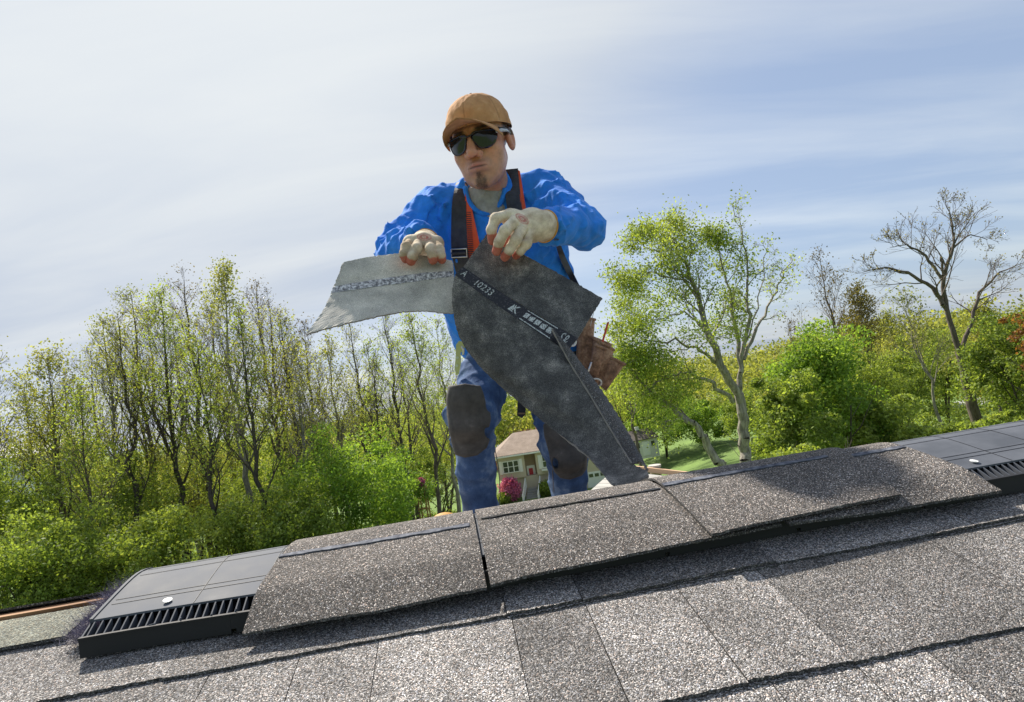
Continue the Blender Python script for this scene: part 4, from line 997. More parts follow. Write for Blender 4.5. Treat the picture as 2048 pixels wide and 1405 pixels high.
# --- head
et = -HEAD / np.linalg.norm(HEAD); er = RT - et * (RT @ et); er /= np.linalg.norm(er); eu = np.cross(et, er) * 1.0
if eu @ UPV < 0: eu = -eu
YAW, PIT, ROL = math.radians(-17), math.radians(4), math.radians(15)
fwd = et * math.cos(YAW) * math.cos(PIT) + er * math.sin(YAW) * math.cos(PIT) + eu * math.sin(PIT)
upv = eu * math.cos(ROL) - er * math.sin(ROL)
upv = upv - fwd * (upv @ fwd); upv /= np.linalg.norm(upv)
hr = np.cross(upv, fwd) ; hr /= np.linalg.norm(hr)
if hr @ er < 0: hr = -hr
HM = np.stack([hr, fwd, upv], 0).astype(np.float32)       # rows: local axes
def hl(x, y, z): return HEAD + hr * x + fwd * y + upv * z
tohead = lambda p: (p - HEAD.astype(np.float32)) @ HM.T
def head_sdf(P):
    q = tohead(P); m = q * np.array([1, 1, 1], np.float32); ax = q.copy(); ax[..., 0] = np.abs(q[..., 0])
    d = s_ell(q, (0, -.018, .042), (.074, .094, .082))
    d = smin(d, s_ell(q, (0, .018, -.012), (.060, .066, .088)), .02)
    d = smin(d, s_ell(q, (0, .022, -.062), (.046, .052, .044)), .02)
    d = smin(d, s_cap(ax, (.043, -.010, -.042), (.027, .048, -.088), .014, .014), .025)
    d = smin(d, s_cap(q, (-.009, .066, -.098), (.009, .066, -.098), .0155, .0155), .022)
    d = smin(d, s_sph(ax, (.041, .050, -.020), .020), .022)
    d = smin(d, s_cap(ax, (.040, .034, -.030), (.030, .046, -.070), .020, .016), .025)
    d = smin(d, s_cap(ax, (.010, .077, .030), (.042, .060, .030), .010, .010), .014)
    d = smax(d, -s_sph(ax, (.031, .094, .008), .018), .012)
    d = smin(d, s_sph(ax, (.031, .064, .006), .0125), .004)
    d = smin(d, s_cap(q, (0, .083, .020), (0, .103, -.020), .0075, .0115), .009)
    d = smin(d, s_sph(q, (0, .105, -.025), .0125), .006)
    d = smin(d, s_sph(ax, (.0155, .091, -.030), .0098), .005)
    d = smax(d, -s_sph(ax, (.0075, .101, -.0405), .0038), .003)
    d = smin(d, s_ell(q, (0, .066, -.060), (.031, .026, .022)), .014)
    d = smin(d, s_cap(ax, (.003, .0905, -.0535), (.023, .079, -.0585), .0068, .004), .005)
    d = smin(d, s_cap(ax, (0, .0885, -.0665), (.018, .080, -.0645), .0082, .005), .005)
    d = smax(d, -s_cap(ax, (0, .0965, -.0595), (.024, .083, -.0605), .0014, .0010), .0025)
    d = smax(d, -s_cap(ax, (0, .101, -.041), (0, .0995, -.050), .0022, .0022), .004)
    d = smax(d, -s_cap(ax, (0, .0975, -.078), (.012, .090, -.079), .004, .002), .008)
    d = smax(d, -s_cap(ax, (.0185, .0955, -.030), (.034, .078, -.060), .0012, .001), .006)
    ax[..., 0] = np.where(q[..., 0] < 0, ax[..., 0] + .005, ax[..., 0])
    e = s_ell(ax, (.0785, -.010, -.002), (.0115, .020, .031))
    e = smax(e, -s_ell(ax, (.088, -.005, .001), (.008, .012, .021)), .004)
    e = smin(e, s_cap(ax, (.078, .003, -.006), (.079, .002, .002), .004, .004), .004)
    d = smin(d, e, .005)
    n0 = tohead(NECK.astype(np.float32))
    d = smin(d, s_cap(q, (0, -.018, -.05), tuple(n0 + np.array([0, -.012, .0])), .044, .052), .02)
    return d
Vh, Fh = surfnets(head_sdf, HEAD - .2, HEAD + np.array([.2, .24, .17]), .0026)
# slimmer body under the clothes, same mesh
def body_sdf(P):
    d = chain(P, [(NECK, .05), (CH, .07), ((HIPL + HIPR) / 2, .09)], .04)
    d = smin(d, s_cap(P, SHL, SHR, .036, .036), .02)
    for a, b_, c in ((SHL, ELL, WRL), (SHR, ELR, WRR)): d = smin(d, chain(P, [(a, .042), (b_, .032), (c, .024)], .02), .02)
    for a, b_, c in ((HIPL, KNL, ANL), (HIPR, KNR, ANR)): d = smin(d, chain(P, [(a, .07), (b_, .045), (c, .035)], .03), .03)
    return d
Vb, Fb = surfnets(body_sdf, np.minimum(ELL, ANL) - .12, np.array([ELR[0], HIPR[1], NECK[2]]) + .12, .014)
q = (Vh - HEAD) @ HM.T; x, y, z = np.abs(q[:, 0]), q[:, 1], q[:, 2]
n = len(Vh); colr = np.tile(np.array([.60, .30, .19]), (n, 1)) * (1 + .5 * fbm(q * 55, 3)[:, None] + .5 * fbm(q * 260, 2)[:, None]) * (1 + np.array([.0, -.28, -.32]) * np.clip(fbm(q * 38 + 5, 2)[:, None] * 3, 0, 1))
def blend(c, w): global colr; w = np.clip(w, 0, 1)[:, None]; colr = colr * (1 - w) + np.array(c) * w
blend((.50, .20, .14), np.exp(-((x / .03) ** 2 + ((z + .028) / .02) ** 2)) * (y > .08) * .5)
blend((.50, .2, .15), np.exp(-((x - .078) ** 2 / .0003 + (z) ** 2 / .002)) * .5)
lip = np.exp(-((x / .021) ** 4 + ((z + .0595 + .12 * x ** 1.3) / .0098) ** 4)) * (y > .07); blend((.50, .17, .14), lip * 1.0)
blend((.30, .15, .105), np.exp(-(((x) / .03) ** 4 + ((z + .0735) / .004) ** 2)) * (y > .06) * .6)  # shade under the lower lip, put into the skin colour
blend((.05, .02, .02), np.exp(-((x / .024) ** 6 + ((z + .0600) / .0022) ** 2)) * (y > .07) * 1.)
ns = fbm(q * 160, 3) * 1.0
beard = np.exp(-((x / .0165) ** 4 + ((z + .101) / .0145) ** 4)) * (y > .045) + np.exp(-((x / .009) ** 2 + ((z + .080) / .009) ** 2)) * (y > .06)
blend((.035, .024, .02), np.clip(beard * 1.3 + ns * 2.0 - .3, 0, .82) * (beard > .05))
blend((.30, .17, .125), np.clip(np.exp(-((x / .055) ** 4 + ((z + .095) / .035) ** 4)) * .5 + ns * .25, 0, .5) * (y > .0) * (z < -.05))
blend((.40, .21, .15), np.exp(-(((x - .034) / .010) ** 2 + ((z + .05) / .018) ** 2)) * .5)
blend((.26, .14, .10), np.exp(-(((x - .012) / .016) ** 2 + ((z + .047) / .005) ** 2)) * (y > .07) * .7)
blend((.02, .014, .012), np.clip(np.exp(-(((x - .031) / .017) ** 4 + ((z - .030 - .1 * (x - .02)) / .0055) ** 2)) * 1.2 + ns * .6, 0, .92) * (y > .04) * (np.abs(z - .03) < .012))
blend((.02, .015, .013), np.clip(1.4 - np.abs((y + .005) / .018) + ns, 0, .9) * (z > .006) * (x > .055) * (z < .06))
blend((.02, .015, .013), ((y < -.02) & (z > -.035) & (x < .078)) * .92)
blend((.03, .02, .02), np.exp(-(((x - .0065) / .0032) ** 2 + ((z + .0385) / .003) ** 2)) * (y > .09) * .8)
V = np.concatenate([Vh, Vb]); F = np.concatenate([Fh, Fb + n]); colr = np.concatenate([colr, np.tile([.41, .22, .14], (len(Vb), 1))])
def skinf(t, b):
    a = N(t, 'ShaderNodeVertexColor', layer_name='Col'); t.links.new(a.outputs[0], b.inputs['Base Color'])
    n = noise(t, 900, 3, .6); n2 = noise(t, 180, 3, .6); t.links.new(ramp(t, n2, [(.3, .30), (.7, .46)]), b.inputs['Roughness'])
    bump(t, b, n, .4, .0012); b.inputs['Subsurface Weight'].default_value = .04; b.inputs['Subsurface Radius'].default_value = (.012, .004, .002); b.inputs['Subsurface Scale'].default_value = .5
M_skin = mat('skin', rough=.45, spec=.5, build=skinf)
body = mesh('body', V, F, M_skin, person, smooth=True); attr_col(body, colr)
# little hairs of the goatee
r = np.random.default_rng(4); k = np.where((beard > .55) & (y > .05))[0]; k = r.choice(k, min(700, len(k) * 2)); P = Vh[k] + r.normal(0, .001, (len(k), 3))
dd = (fwd * .5 - upv * .8)[None] + r.normal(0, .25, (len(k), 3)); dd *= r.uniform(.003, .008, len(k))[:, None]; ww = r.normal(0, 1, (len(k), 3)); ww *= .00025 / np.linalg.norm(ww, axis=1)[:, None]
V = np.stack([P - ww, P + ww, P + dd], 1).reshape(-1, 3); tag(mesh('goatee', V, np.arange(len(V)).reshape(-1, 3), mat('dark_hair', (.03, .022, .02), .5), body), kind='stuff')

# --- cap
def capf(t, b):
    n = noise(t, 30, 5, .65); n2 = noise(t, 1500, 2, .5); g = N(t, 'ShaderNodeNewGeometry')
    c = ramp(t, n, [(.3, (.42, .21, .095)), (.55, (.54, .285, .135)), (.75, (.64, .38, .20))]); c = mixc(t, .4, c, ramp(t, n2, [(.3, .8), (.7, 1.15)]), 'MULTIPLY')
    a = N(t, 'ShaderNodeVertexColor', layer_name='Col'); c = mixc(t, 1, c, a.outputs[0], 'MULTIPLY')
    t.links.new(c, b.inputs['Base Color']); bump(t, b, n, .35, .004)
M_capc = mat('tan_canvas', rough=.9, spec=.2, build=capf)
cap_t = None
def capsh(u, v, off=0.):
    """u azimuth 0=front, v 0 rim..1 crown"""
    th = v * math.pi / 2; rx, ry, rz = .0845, .108, .094; c = math.cos(th) ** .82; s_ = math.sin(th) ** .95
    pleat = .0016 * (abs(math.sin(3 * u)) ** .25) * (1 - v ** 3)       # six panels meet in shallow seams
    wr = .0028 * float(fbm(np.array([[math.sin(u) * 5, math.cos(u) * 5, v * 9.]]), 3)[0]) * 2 * (1 - abs(2 * v - .8) * .5)
    k = 1 + (pleat + wr + off) / .09
    return np.array([math.sin(u) * rx * c * k, -.012 + math.cos(u) * ry * c * k, .034 + rz * s_ * k + .006 * math.cos(u) * (1 - v)])
nu, nv = 144, 36; V = []; C = []
for j in range(nv + 1):
    for i in range(nu):
        u = 2 * math.pi * i / nu; v = j / nv * .995; p = capsh(u, v); V.append(hl(*p))
        sd_ = abs(((u / (math.pi / 3)) + .0) % 1 - 0); sd_ = min(sd_, 1 - sd_); C.append([.72 + .28 * min(1, sd_ / .035)] * 3)
F = [(j * nu + i, j * nu + (i + 1) % nu, (j + 1) * nu + (i + 1) % nu, (j + 1) * nu + i) for j in range(nv) for i in range(nu)] + [tuple(nv * nu + i for i in range(nu))]
cp_o = mesh('cap', V, F, M_capc, person, smooth=True); attr_col(cp_o, np.array(C))
tag(cp_o, 'tan canvas baseball cap')
def brim(u, w):
    ph = u * math.radians(60); bx, by = .0855 * math.sin(ph), -.012 + .1085 * math.cos(ph)
    L = .068 * (1 - abs(u) ** 2.6) ** .75
    x = bx + L * w * .18 * math.sin(ph); yy = by + L * w
    z = .045 - .026 * abs(u) ** 2 * (1 + .2 * w) + .006 * w * (1 - abs(u)) - .012 * w * w * abs(u) ** .8 + .006 * math.cos(ph) - .004
    return np.array([x, yy, z])
nu2, nw = 48, 12; V = []; F = []; C = []
for s_ in (0, 1):
    for i in range(nu2 + 1):
        for j in range(nw + 1):
            u = -1 + 2 * i / nu2; w = j / nw; p = brim(u, w); p[2] -= .0032 * s_
            if j == nw: p[1] += .0014 * math.sin(i * 2.7) * math.sin(i * 1.1)
            V.append(hl(*p)); q_ = 1 - .25 * (abs(w - .8) < .03) - .12 * (abs(w - .55) < .03) ; C.append([q_ if w < .97 else .75] * 3)
m_ = (nu2 + 1) * (nw + 1); st_ = nw + 1
for i in range(nu2):
    for j in range(nw):
        a = i * st_ + j; F.append((a, a + 1, a + st_ + 1, a + st_)); F.append((m_ + a, m_ + a + st_, m_ + a + st_ + 1, m_ + a + 1))
    a = i * st_ + nw; F.append((a, m_ + a, m_ + a + st_, a + st_)); a = i * st_; F.append((a, a + st_, m_ + a + st_, m_ + a))
bo = mesh('brim', V, F, M_capc, cp_o, smooth=True); attr_col(bo, np.array(C))
disc(hl(*capsh(0, .995)), upv, .007, .004, 14).build('cap_button', mat('tan_button', (.32, .17, .08), .9), cp_o)
q = MB(); sweat = [hl(*(capsh(math.radians(a), .0) * np.array([.95, .95, 1]) + np.array([0, 0, .004]))) for a in range(-100, 101, 8)]
q.tube(sweat, .0032, 6); q.build('sweatband', mat('dark_sweatband', (.16, .09, .05), .9), cp_o)

# --- safety glasses
glass = None
M_lens = mat('smoked_lens', (.012, .014, .022), .10, spec=.45)
M_lens.node_tree.nodes['Principled BSDF'].inputs['Coat Weight'].default_value = .0
M_frame = mat('black_frame', (.01, .01, .012), .25)
M_clear = mat('clear_temple', (.45, .46, .52), .15, spec=.8)
def gs(x, z, off=0.):    # wrap surface
    return np.array([x, .1005 + off - 6.0 * x * x - 60 * x ** 4 * 8, z])
lens_out = []
for sgn in (-1, 1):
    o_ = [(.006, .0165), (.016, .0225), (.032, .0265), (.048, .0275), (.060, .0245), (.0655, .015), (.0635, .002), (.056, -.0115), (.043, -.0185), (.028, -.0185), (.0175, -.012), (.011, .001)]
    # refine outline by Catmull-Rom
    o2 = []
    for i in range(len(o_)):
        p0_, p1_, p2_, p3_ = [np.array(o_[(i + k) % len(o_)]) for k in (-1, 0, 1, 2)]
        for t_ in (0, .33, .66): o2.append(.5 * ((2 * p1_) + (-p0_ + p2_) * t_ + (2 * p0_ - 5 * p1_ + 4 * p2_ - p3_) * t_ ** 2 + (-p0_ + 3 * p1_ - 3 * p2_ + p3_) * t_ ** 3))
    o2 = np.array(o2) + np.array([0, -.004]); ce = o2.mean(0); V, F = [], []
    rings = [1, .8, .55, .3]
    for s_ in (0, 1):
        for k in rings:
            for p in o2: pp = ce + (p - ce) * k; g_ = gs(sgn * pp[0], pp[1], .0 - .002 * s_ + .002 * (1 - k)); V.append(hl(*g_))
        V.append(hl(*gs(sgn * ce[0], ce[1], -.002 * s_ + .002)))
    m1_ = len(o2); tot = m1_ * len(rings) + 1
    for s_ in (0, 1):
        b0_ = s_ * tot
        for a in range(len(rings) - 1):
            for i in range(m1_):
                f = (b0_ + a * m1_ + i, b0_ + a * m1_ + (i + 1) % m1_, b0_ + (a + 1) * m1_ + (i + 1) % m1_, b0_ + (a + 1) * m1_ + i); F.append(f if (s_ == 0) ^ (sgn > 0) else f[::-1])
        a = len(rings) - 1
        for i in range(m1_):
            f = (b0_ + a * m1_ + i, b0_ + a * m1_ + (i + 1) % m1_, b0_ + tot - 1); F.append(f if (s_ == 0) ^ (sgn > 0) else f[::-1])
    for i in range(m1_): j = (i + 1) % m1_; F.append((i, j, tot + j, tot + i))
    if glass is None:
        q = MB(); xs = np.linspace(-.066, .066, 34)
        q.tube([hl(*gs(x_, .0185 - .0025 * math.exp(-(x_ / .012) ** 2) * 1.6 + .004 * (1 - abs(x_) / .066) * (abs(x_) > .01) - .1 * max(0, abs(x_) - .055), .0012)) for x_ in xs], [.0021] * 34, 8)
        for s2 in (-1, 1): q.tube([hl(*gs(s2 * .006, .012, .001)), hl(*gs(s2 * .0115, -.002, -.001)), hl(*gs(s2 * .016, -.012, -.004))], .0016, 6)
        glass = q.build('safety_glasses', M_frame, person, smooth=True); tag(glass, 'wraparound safety glasses with smoked lenses')
    mesh('lens', V, F, M_lens, glass, smooth=True)
    q = MB(); q.tube([hl(*gs(sgn * .064, .013, .001)), hl(sgn * .0735, .052, .015), hl(sgn * .0795, .020, .016), hl(sgn * .0815, -.012, .012)], [.0042, .0048, .0036, .0022], 8); q.build('temple_arm', M_clear, glass, smooth=True)
    q = MB(); q.tube([hl(sgn * .071, .062, .021), hl(sgn * .0792, .024, .021), hl(sgn * .082, -.008, .016)], [.0022, .0024, .002], 6); q.build('temple_tip', M_frame, glass, smooth=True)

# --- sweatshirt
def cr_i(P, t):
    P = np.asarray(P, float); n = len(P) - 1; k = min(t * n, n - 1e-6); i = int(k); f = k - i
    p1, p2 = P[i], P[i + 1]; p0 = P[i - 1] if i > 0 else 2 * p1 - p2; p3 = P[i + 2] if i + 2 <= n else 2 * p2 - p1
    return .5 * ((2 * p1) + (-p0 + p2) * f + (2 * p0 - 5 * p1 + 4 * p2 - p3) * f * f + (-p0 + 3 * p1 - 3 * p2 + p3) * f ** 3)
ARM = [(SHL, ELL, WRL), (SHR, ELR, WRR)]
def limb_fold(P, a, b_, amp, fr, seed):
    a = a.astype(np.float32); b_ = b_.astype(np.float32); d = b_ - a; L = np.linalg.norm(d); d = d / L; t = (P - a) @ d
    e1 = np.cross(d, np.array([.2, .1, 1.])); e1 = (e1 / np.linalg.norm(e1)).astype(np.float32); e2 = np.cross(d, e1).astype(np.float32)
    w = P - a - t[..., None] * d; ph = np.arctan2(w @ e2, w @ e1)
    cc_, ss_ = np.cos(ph), np.sin(ph); wd = np.exp(-np.maximum(0, np.maximum(-t, t - L) / .05) ** 2); out = 0
    for m_, s2 in ((1, 0.), (-1, 7.), (2, 13.)):
        wn_ = vnoise(np.stack([t * 9 + seed + s2, cc_ * 1.1 + 9, ss_ * 1.1 + 4], -1)) * 5.5 + vnoise(np.stack([t * 22 + s2, cc_ * 2 + 9, ss_ * 2 + 4], -1)) * 1.6
        qv = t * fr * (.62 if m_ != 2 else .4) + m_ * ph + wn_ + seed
        rg = 1 - np.abs(np.sin(qv)); msk = np.clip(vnoise(np.stack([t * 12 + 3 * seed + s2, cc_ * 1.4 + 5, ss_ * 1.4 + 5], -1)) * 2.8 - .95, 0, 1)
        out = out + (rg ** 2.6) * msk
    return -amp * out * wd
NB = pt(978, 372, 1.70)      # centre of neck opening
nd = (NB - pt(990, 470, 1.72)); nd /= np.linalg.norm(nd)
WAL, WAR = pt(962, 668, 1.98), pt(1110, 672, 1.98)
def shirt_core(P):
    d = chain(P, [(pt(905, 455, 1.78), .085), (WAL, .098)], .03)
    d = smin(d, chain(P, [(pt(1062, 440, 1.78), .090), (WAR, .098)], .03), .06)
    d = smin(d, s_ell(P, pt(980, 480, 1.76), (.135, .10, .14)), .06)
    d = smin(d, s_cap(P, pt(908, 412, 1.755), pt(1066, 390, 1.755), .060, .062), .05)
    d = smin(d, s_cap(P, NECK, NB + nd * .0, .074, .060), .03)
    for (a, b_, c), rs in zip(ARM, ((.062, .047, .036), (.066, .051, .036))):
        u = (c - b_) / np.linalg.norm(c - b_)
        e = s_cap(P, b_, c + u * .03, rs[1], rs[2]); e = smax(e, (P - c.astype(np.float32)) @ u.astype(np.float32), .006)
        e = smin(e, s_cap(P, a, b_, rs[0], rs[1]), .02); d = smin(d, e, .03)
    def folds(P):
        n1 = fbm(P * np.array([13, 13, 6.5], np.float32), 3)
        R1 = np.abs(fbm((P @ np.array([[.8, 0, .6], [0, 1, 0], [-.6, 0, .8]], np.float32)) * np.array([24, 20, 7], np.float32), 2))
        R2 = np.abs(fbm((P @ np.array([[.7, 0, -.7], [0, 1, 0], [.7, 0, .7]], np.float32)) * np.array([30, 26, 8], np.float32) + 11, 2))
        o = -.010 * n1 + .050 * np.clip(.11 - R1, 0, 1) + .042 * np.clip(.10 - R2, 0, 1)
        for k, (a, b_, c) in enumerate(ARM): o = o + limb_fold(P, a, b_, .0095, 50, 1.3 + k) + limb_fold(P, b_, c, .0095, 62, 2.9 + k)
        return o
    d = detail(P, d, folds)
    d = smax(d, -s_cap(P, NB - nd * .03, NB + nd * .2, .050, .075), .004)
    return d
neckpx = [(929, 345), (930, 372), (934, 392), (942, 408), (953, 420), (968, 426), (983, 423), (996, 411), (1005, 396), (1010, 376), (1011, 345), (1011, 320), (929, 320)]
BMc = np.stack([RT, UPV, FW], 1).astype(np.float32)
def poly_sd(P, pxs):
    poly = np.array([[(a - 1024) / FPX, -(b_ - 702.5) / FPX] for a, b_ in pxs], np.float32)
    c = P @ BMc; u, v = c[..., 0] / c[..., 2], c[..., 1] / c[..., 2]; d = np.full(u.shape, 1e9, np.float32); ins = np.zeros(u.shape, bool); n = len(poly)
    for i in range(n):
        a, b_ = poly[i], poly[(i + 1) % n]; e = b_ - a; wx, wy = u - a[0], v - a[1]; t = np.clip((wx * e[0] + wy * e[1]) / (e @ e), 0, 1)
        d = np.minimum(d, np.hypot(wx - t * e[0], wy - t * e[1])); cnd = ((a[1] > v) != (b_[1] > v)) & (u < (b_[0] - a[0]) * (v - a[1]) / (b_[1] - a[1] + 1e-12) + a[0]); ins ^= cnd
    return np.where(ins, -d, d) * c[..., 2]
def shirt_sdf(P): return smax(shirt_core(P), -np.maximum(poly_sd(P, neckpx), P[..., 1] - (NB[1] + .0)), .003)
def trace(px, py, f, t=1.2):
    d = pt(px, py, 1)
    for k in range(60):
        e = float(f((d * t).astype(np.float32)[None])[0]); t += e * .7
        if abs(e) < 2e-4: break
    return d * t
lo = np.minimum.reduce([ELL, WAL, WRR]) - .11; hi = np.array([ELR[0] + .12, WAR[1] + .13, NB[2] + .08])
Vs, Fs = surfnets(shirt_sdf, lo, hi, .0048); Vs = relax(Vs, Fs, 3)
def shirtf(t, b):
    n = noise(t, 9, 5, .6); n2 = noise(t, 1400, 2, .5); n3 = noise(t, 55, 5, .6)
    c = ramp(t, n, [(.3, (.018, .17, .66)), (.7, (.036, .27, .86))]); c = mixc(t, .5, c, ramp(t, n2, [(.3, .75), (.7, 1.2)]), 'MULTIPLY')
    c = mixc(t, .6, c, ramp(t, n3, [(.3, .8), (.7, 1.2)]), 'MULTIPLY')
    t.links.new(c, b.inputs['Base Color']); bump(t, b, n3, .35, .006); b.inputs['Sheen Weight'].default_value = .12; b.inputs['Sheen Roughness'].default_value = .5
M_shirt = mat('blue_jersey', rough=.85, spec=.15, build=shirtf)
shirt = mesh('sweatshirt', Vs, Fs, M_shirt, person, smooth=True)
BV = BVHTree.FromPolygons([Vector(v) for v in Vs.tolist()], Fs.tolist())
def onshirt(px, py, off=.004, bv=None, dflt=1.7):
    d = Vector(tuple(pt(px, py, 1))); d.normalize(); h = (bv or BV).ray_cast(Vector((0, 0, 0)), d)
    if h[0] is None: return pt(px, py, dflt)
    return np.array(h[0] - d * off)
# neckline rib
ring = []
e1 = np.cross(nd, (0, 1., 0)); e1 /= np.linalg.norm(e1); e2 = np.cross(nd, e1)
if e2 @ np.array([0, -1, 0]) < 0: e2 = -e2
RB = []
def neckpt(a, rr, hh): return NB + e1 * math.cos(a) * rr + e2 * math.sin(a) * rr + nd * hh
ribp = [trace(x_, y_ + 2, shirt_core) for x_, y_ in neckpx[1:10]]
ribp = [cr_i(ribp, t_) for t_ in np.linspace(0, 1, 30)]
q = MB(); q.tube(ribp, .0072, 8); q.build('neck_rib', M_shirt, shirt, smooth=True)
# grey undershirt
def under_sdf(P):
    d = smin(shirt_core(P) + .008, s_cap(P, NB - nd * .06, NB - nd * .0, .060, .0555), .01)
    d = d - .003 * fbm(P * 40, 3)
    d = smax(d, poly_sd(P, neckpx) - .022, .002)
    return smax(d, -s_cap(P, NB - nd * .03, NB + nd * .1, .0525, .0535), .003)
Vu, Fu = surfnets(under_sdf, NB + np.array([-.1, -.16, -.14]), NB + np.array([.1, .02, .10]), .0035)
def greyf(t, b):
    n = noise(t, 60, 5, .6); t.links.new(ramp(t, n, [(.3, (.24, .235, .22)), (.7, (.40, .39, .36))]), b.inputs['Base Color']); bump(t, b, n, .4, .004)
M_under = mat('grey_jersey', rough=.9, build=greyf)
mesh('undershirt', Vu, Fu, M_under, person, smooth=True)

# --- harness straps
def webf(t, b):
    n = noise(t, 60, 5, .65); w = N(t, 'ShaderNodeTexWave'); w.inputs['Scale'].default_value = 260; w.bands_direction = 'Z'
    c = N(t, 'ShaderNodeTexCoord'); t.links.new(c.outputs['Object'], w.inputs['Vector'])
    t.links.new(ramp(t, n, [(.35, (.020, .021, .030)), (.65, (.045, .045, .055))]), b.inputs['Base Color']); bump(t, b, w.outputs['Fac'], .3, .0006)
M_web = mat('dark_webbing', rough=.7, build=webf)
M_org = mat('orange_webbing', (.72, .085, .02), .7)
def strap(name, L, R, m, off=.013, th=.0022, parent=None, D=None):
    n = 26; V = []
    def interp(P, t):
        k = t * (len(P) - 1); i = min(int(k), len(P) - 2); return np.array(P[i]) + (np.array(P[i + 1]) - np.array(P[i])) * (k - i)
    rows = []
    for i in range(n + 1):
        l, r_ = interp(L, i / n), interp(R, i / n)
        rows.append([onshirt(*(l + (r_ - l) * k / 4)[:2], off, None, D or 1.7) for k in range(5)])
    A = np.array(rows)
    for it in range(6):
        B_ = A.copy(); B_[1:-1] = (A[:-2] + A[2:] + 2 * A[1:-1]) / 4; B_[:, 1:-1] = (B_[:, :-2] + B_[:, 2:] + 2 * B_[:, 1:-1]) / 4; A = B_
    dirv = -A / np.linalg.norm(A, axis=-1, keepdims=True)
    A0 = A + dirv * .003; A1 = A0 - dirv * th * 1; n_ = n + 1
    V = np.concatenate([A0.reshape(-1, 3), A1.reshape(-1, 3)]); F = []; o = n_ * 5
    for i in range(n):
        for k in range(4): a = i * 5 + k; F += [(a, a + 5, a + 6, a + 1), (o + a, o + a + 1, o + a + 6, o + a + 5)]
        for k in (0, 4): a = i * 5 + k; F.append((a, o + a, o + a + 5, a + 5) if k == 0 else (a, a + 5, o + a + 5, o + a))
    return mesh(name, V, F, m, parent or harness_o, smooth=False)
harness_o = None
harness = mesh('harness_strap', *(lambda v, f: (v, f))(np.zeros((0, 3)), np.zeros((0, 4), int)), M_web, person) if False else None
harness_o = person
s1 = strap('harness_strap', [(912, 366), (904, 400), (902, 450), (902, 510), (916, 560)], [(938, 356), (932, 400), (933, 450), (936, 510), (946, 560)], M_web)
harness_o = s1
strap('strap_lining', [(931, 372), (930, 400), (931, 450), (934, 500), (936, 545)], [(936, 380), (942, 410), (951, 450), (962, 500), (972, 545)], M_org, off=.011)
harness_o = person
s2 = strap('harness_strap', [(1006, 340), (1009, 370), (1014, 420), (1030, 470)], [(1036, 337), (1039, 370), (1044, 420), (1060, 470)], M_web)
harness_o = s2
strap('strap_lining', [(1036, 340), (1038, 370), (1042, 420), (1056, 470)], [(1040, 343), (1045, 375), (1052, 420), (1068, 470)], M_org, off=.011)
q = MB()     # comb-like stitching along the orange webbing
for k in range(24):
    f = k / 23; x_, y_ = 934 + 3.5 * f, 425 + 95 * f; a = onshirt(x_ - 1, y_, .0165); b_ = onshirt(x_ + 8 + 3 * f, y_, .0165); q.tube([a, b_], .0011, 4)
q.build('comb_stitching', M_web, s1)
harness_o = person
strap('harness_strap', [(1108, 480), (1120, 520), (1140, 560), (1160, 600)], [(1117, 478), (1132, 517), (1152, 557), (1172, 597)], M_web, D=1.78)
bc = [onshirt(x_, y_, .021) for x_, y_ in ((903, 499), (933, 498), (934, 514), (904, 515), (903, 499))]
q = MB(); q.tube(bc, .0022, 8); bk = q.build('buckle', M_steel, s1)
q = MB(); q.tube([onshirt(904, 507, .018), onshirt(933, 506, .018)], .0045, 6); q.build('buckle_bar', M_web, bk)

# --- jeans
def jean_sdf(P):
    d = smin(s_cap(P, HIPL, HIPR, .098, .098), s_ell(P, (HIPL + HIPR) / 2 + np.array([0, .06, .0]), (.15, .11, .12)), .04)
    l1 = chain(P, [(HIPL, .090), (KNL, .062), (KNL * .5 + ANL * .5, .051), (ANL - (0, 0, .03), .056)], .02)
    l2 = chain(P, [(HIPR, .090), (KNR, .059), (KNR * .5 + ANR * .5, .050), (ANR - (0, 0, .03), .054)], .02)
    d = smin(smin(d, l1, .03), l2, .03)
    def folds(P):
        o = -.009 * fbm(P * np.array([12, 12, 9], np.float32), 3)
        for k, (a, b_, c) in enumerate(((HIPL, KNL, ANL), (HIPR, KNR, ANR))): o = o + limb_fold(P, a, b_, .0068, 45, 4.1 + k) + limb_fold(P, b_, c, .0062, 38, 6.2 + k)
        return o
    d = detail(P, d, folds)
    d = smax(d, (ANL[2] - .045) - P[..., 2], .004)
    return d
lo = np.array([KNL[0] - .12, KNL[1] - .12, min(ANL[2], ANR[2]) - .08]); hi = np.array([HIPR[0] + .13, HIPR[1] + .2, HIPR[2] + .13])
Vj, Fj = surfnets(jean_sdf, lo, hi, .0056); Vj = relax(Vj, Fj, 3)
def jeanf(t, b):
    n = noise(t, 11, 5, .65); n2 = noise(t, 900, 2, .5); n3 = noise(t, 60, 4, .6)
    c = ramp(t, n, [(.3, (.03, .06, .145)), (.50, (.065, .12, .25)), (.68, (.22, .31, .46))]); c = mixc(t, .6, c, ramp(t, n2, [(.3, .65), (.7, 1.35)]), 'MULTIPLY')
    t.links.new(c, b.inputs['Base Color']); bump(t, b, n3, .45, .005)
M_jean = mat('blue_denim', rough=.85, spec=.2, build=jeanf)
jeans = mesh('jeans', Vj, Fj, M_jean, person, smooth=True)
BJ = BVHTree.FromPolygons([Vector(v) for v in Vj.tolist()], Fj.tolist())
q = MB(); q.tube([onshirt(x_, y_, .001, BJ, 1.85) for x_, y_ in ((990, 900), (996, 930), (999, 960), (1000, 990), (998, 1015))], .0014, 5); q.build('leg_seam', mat('seam_thread', (.16, .14, .14), .8), jeans)
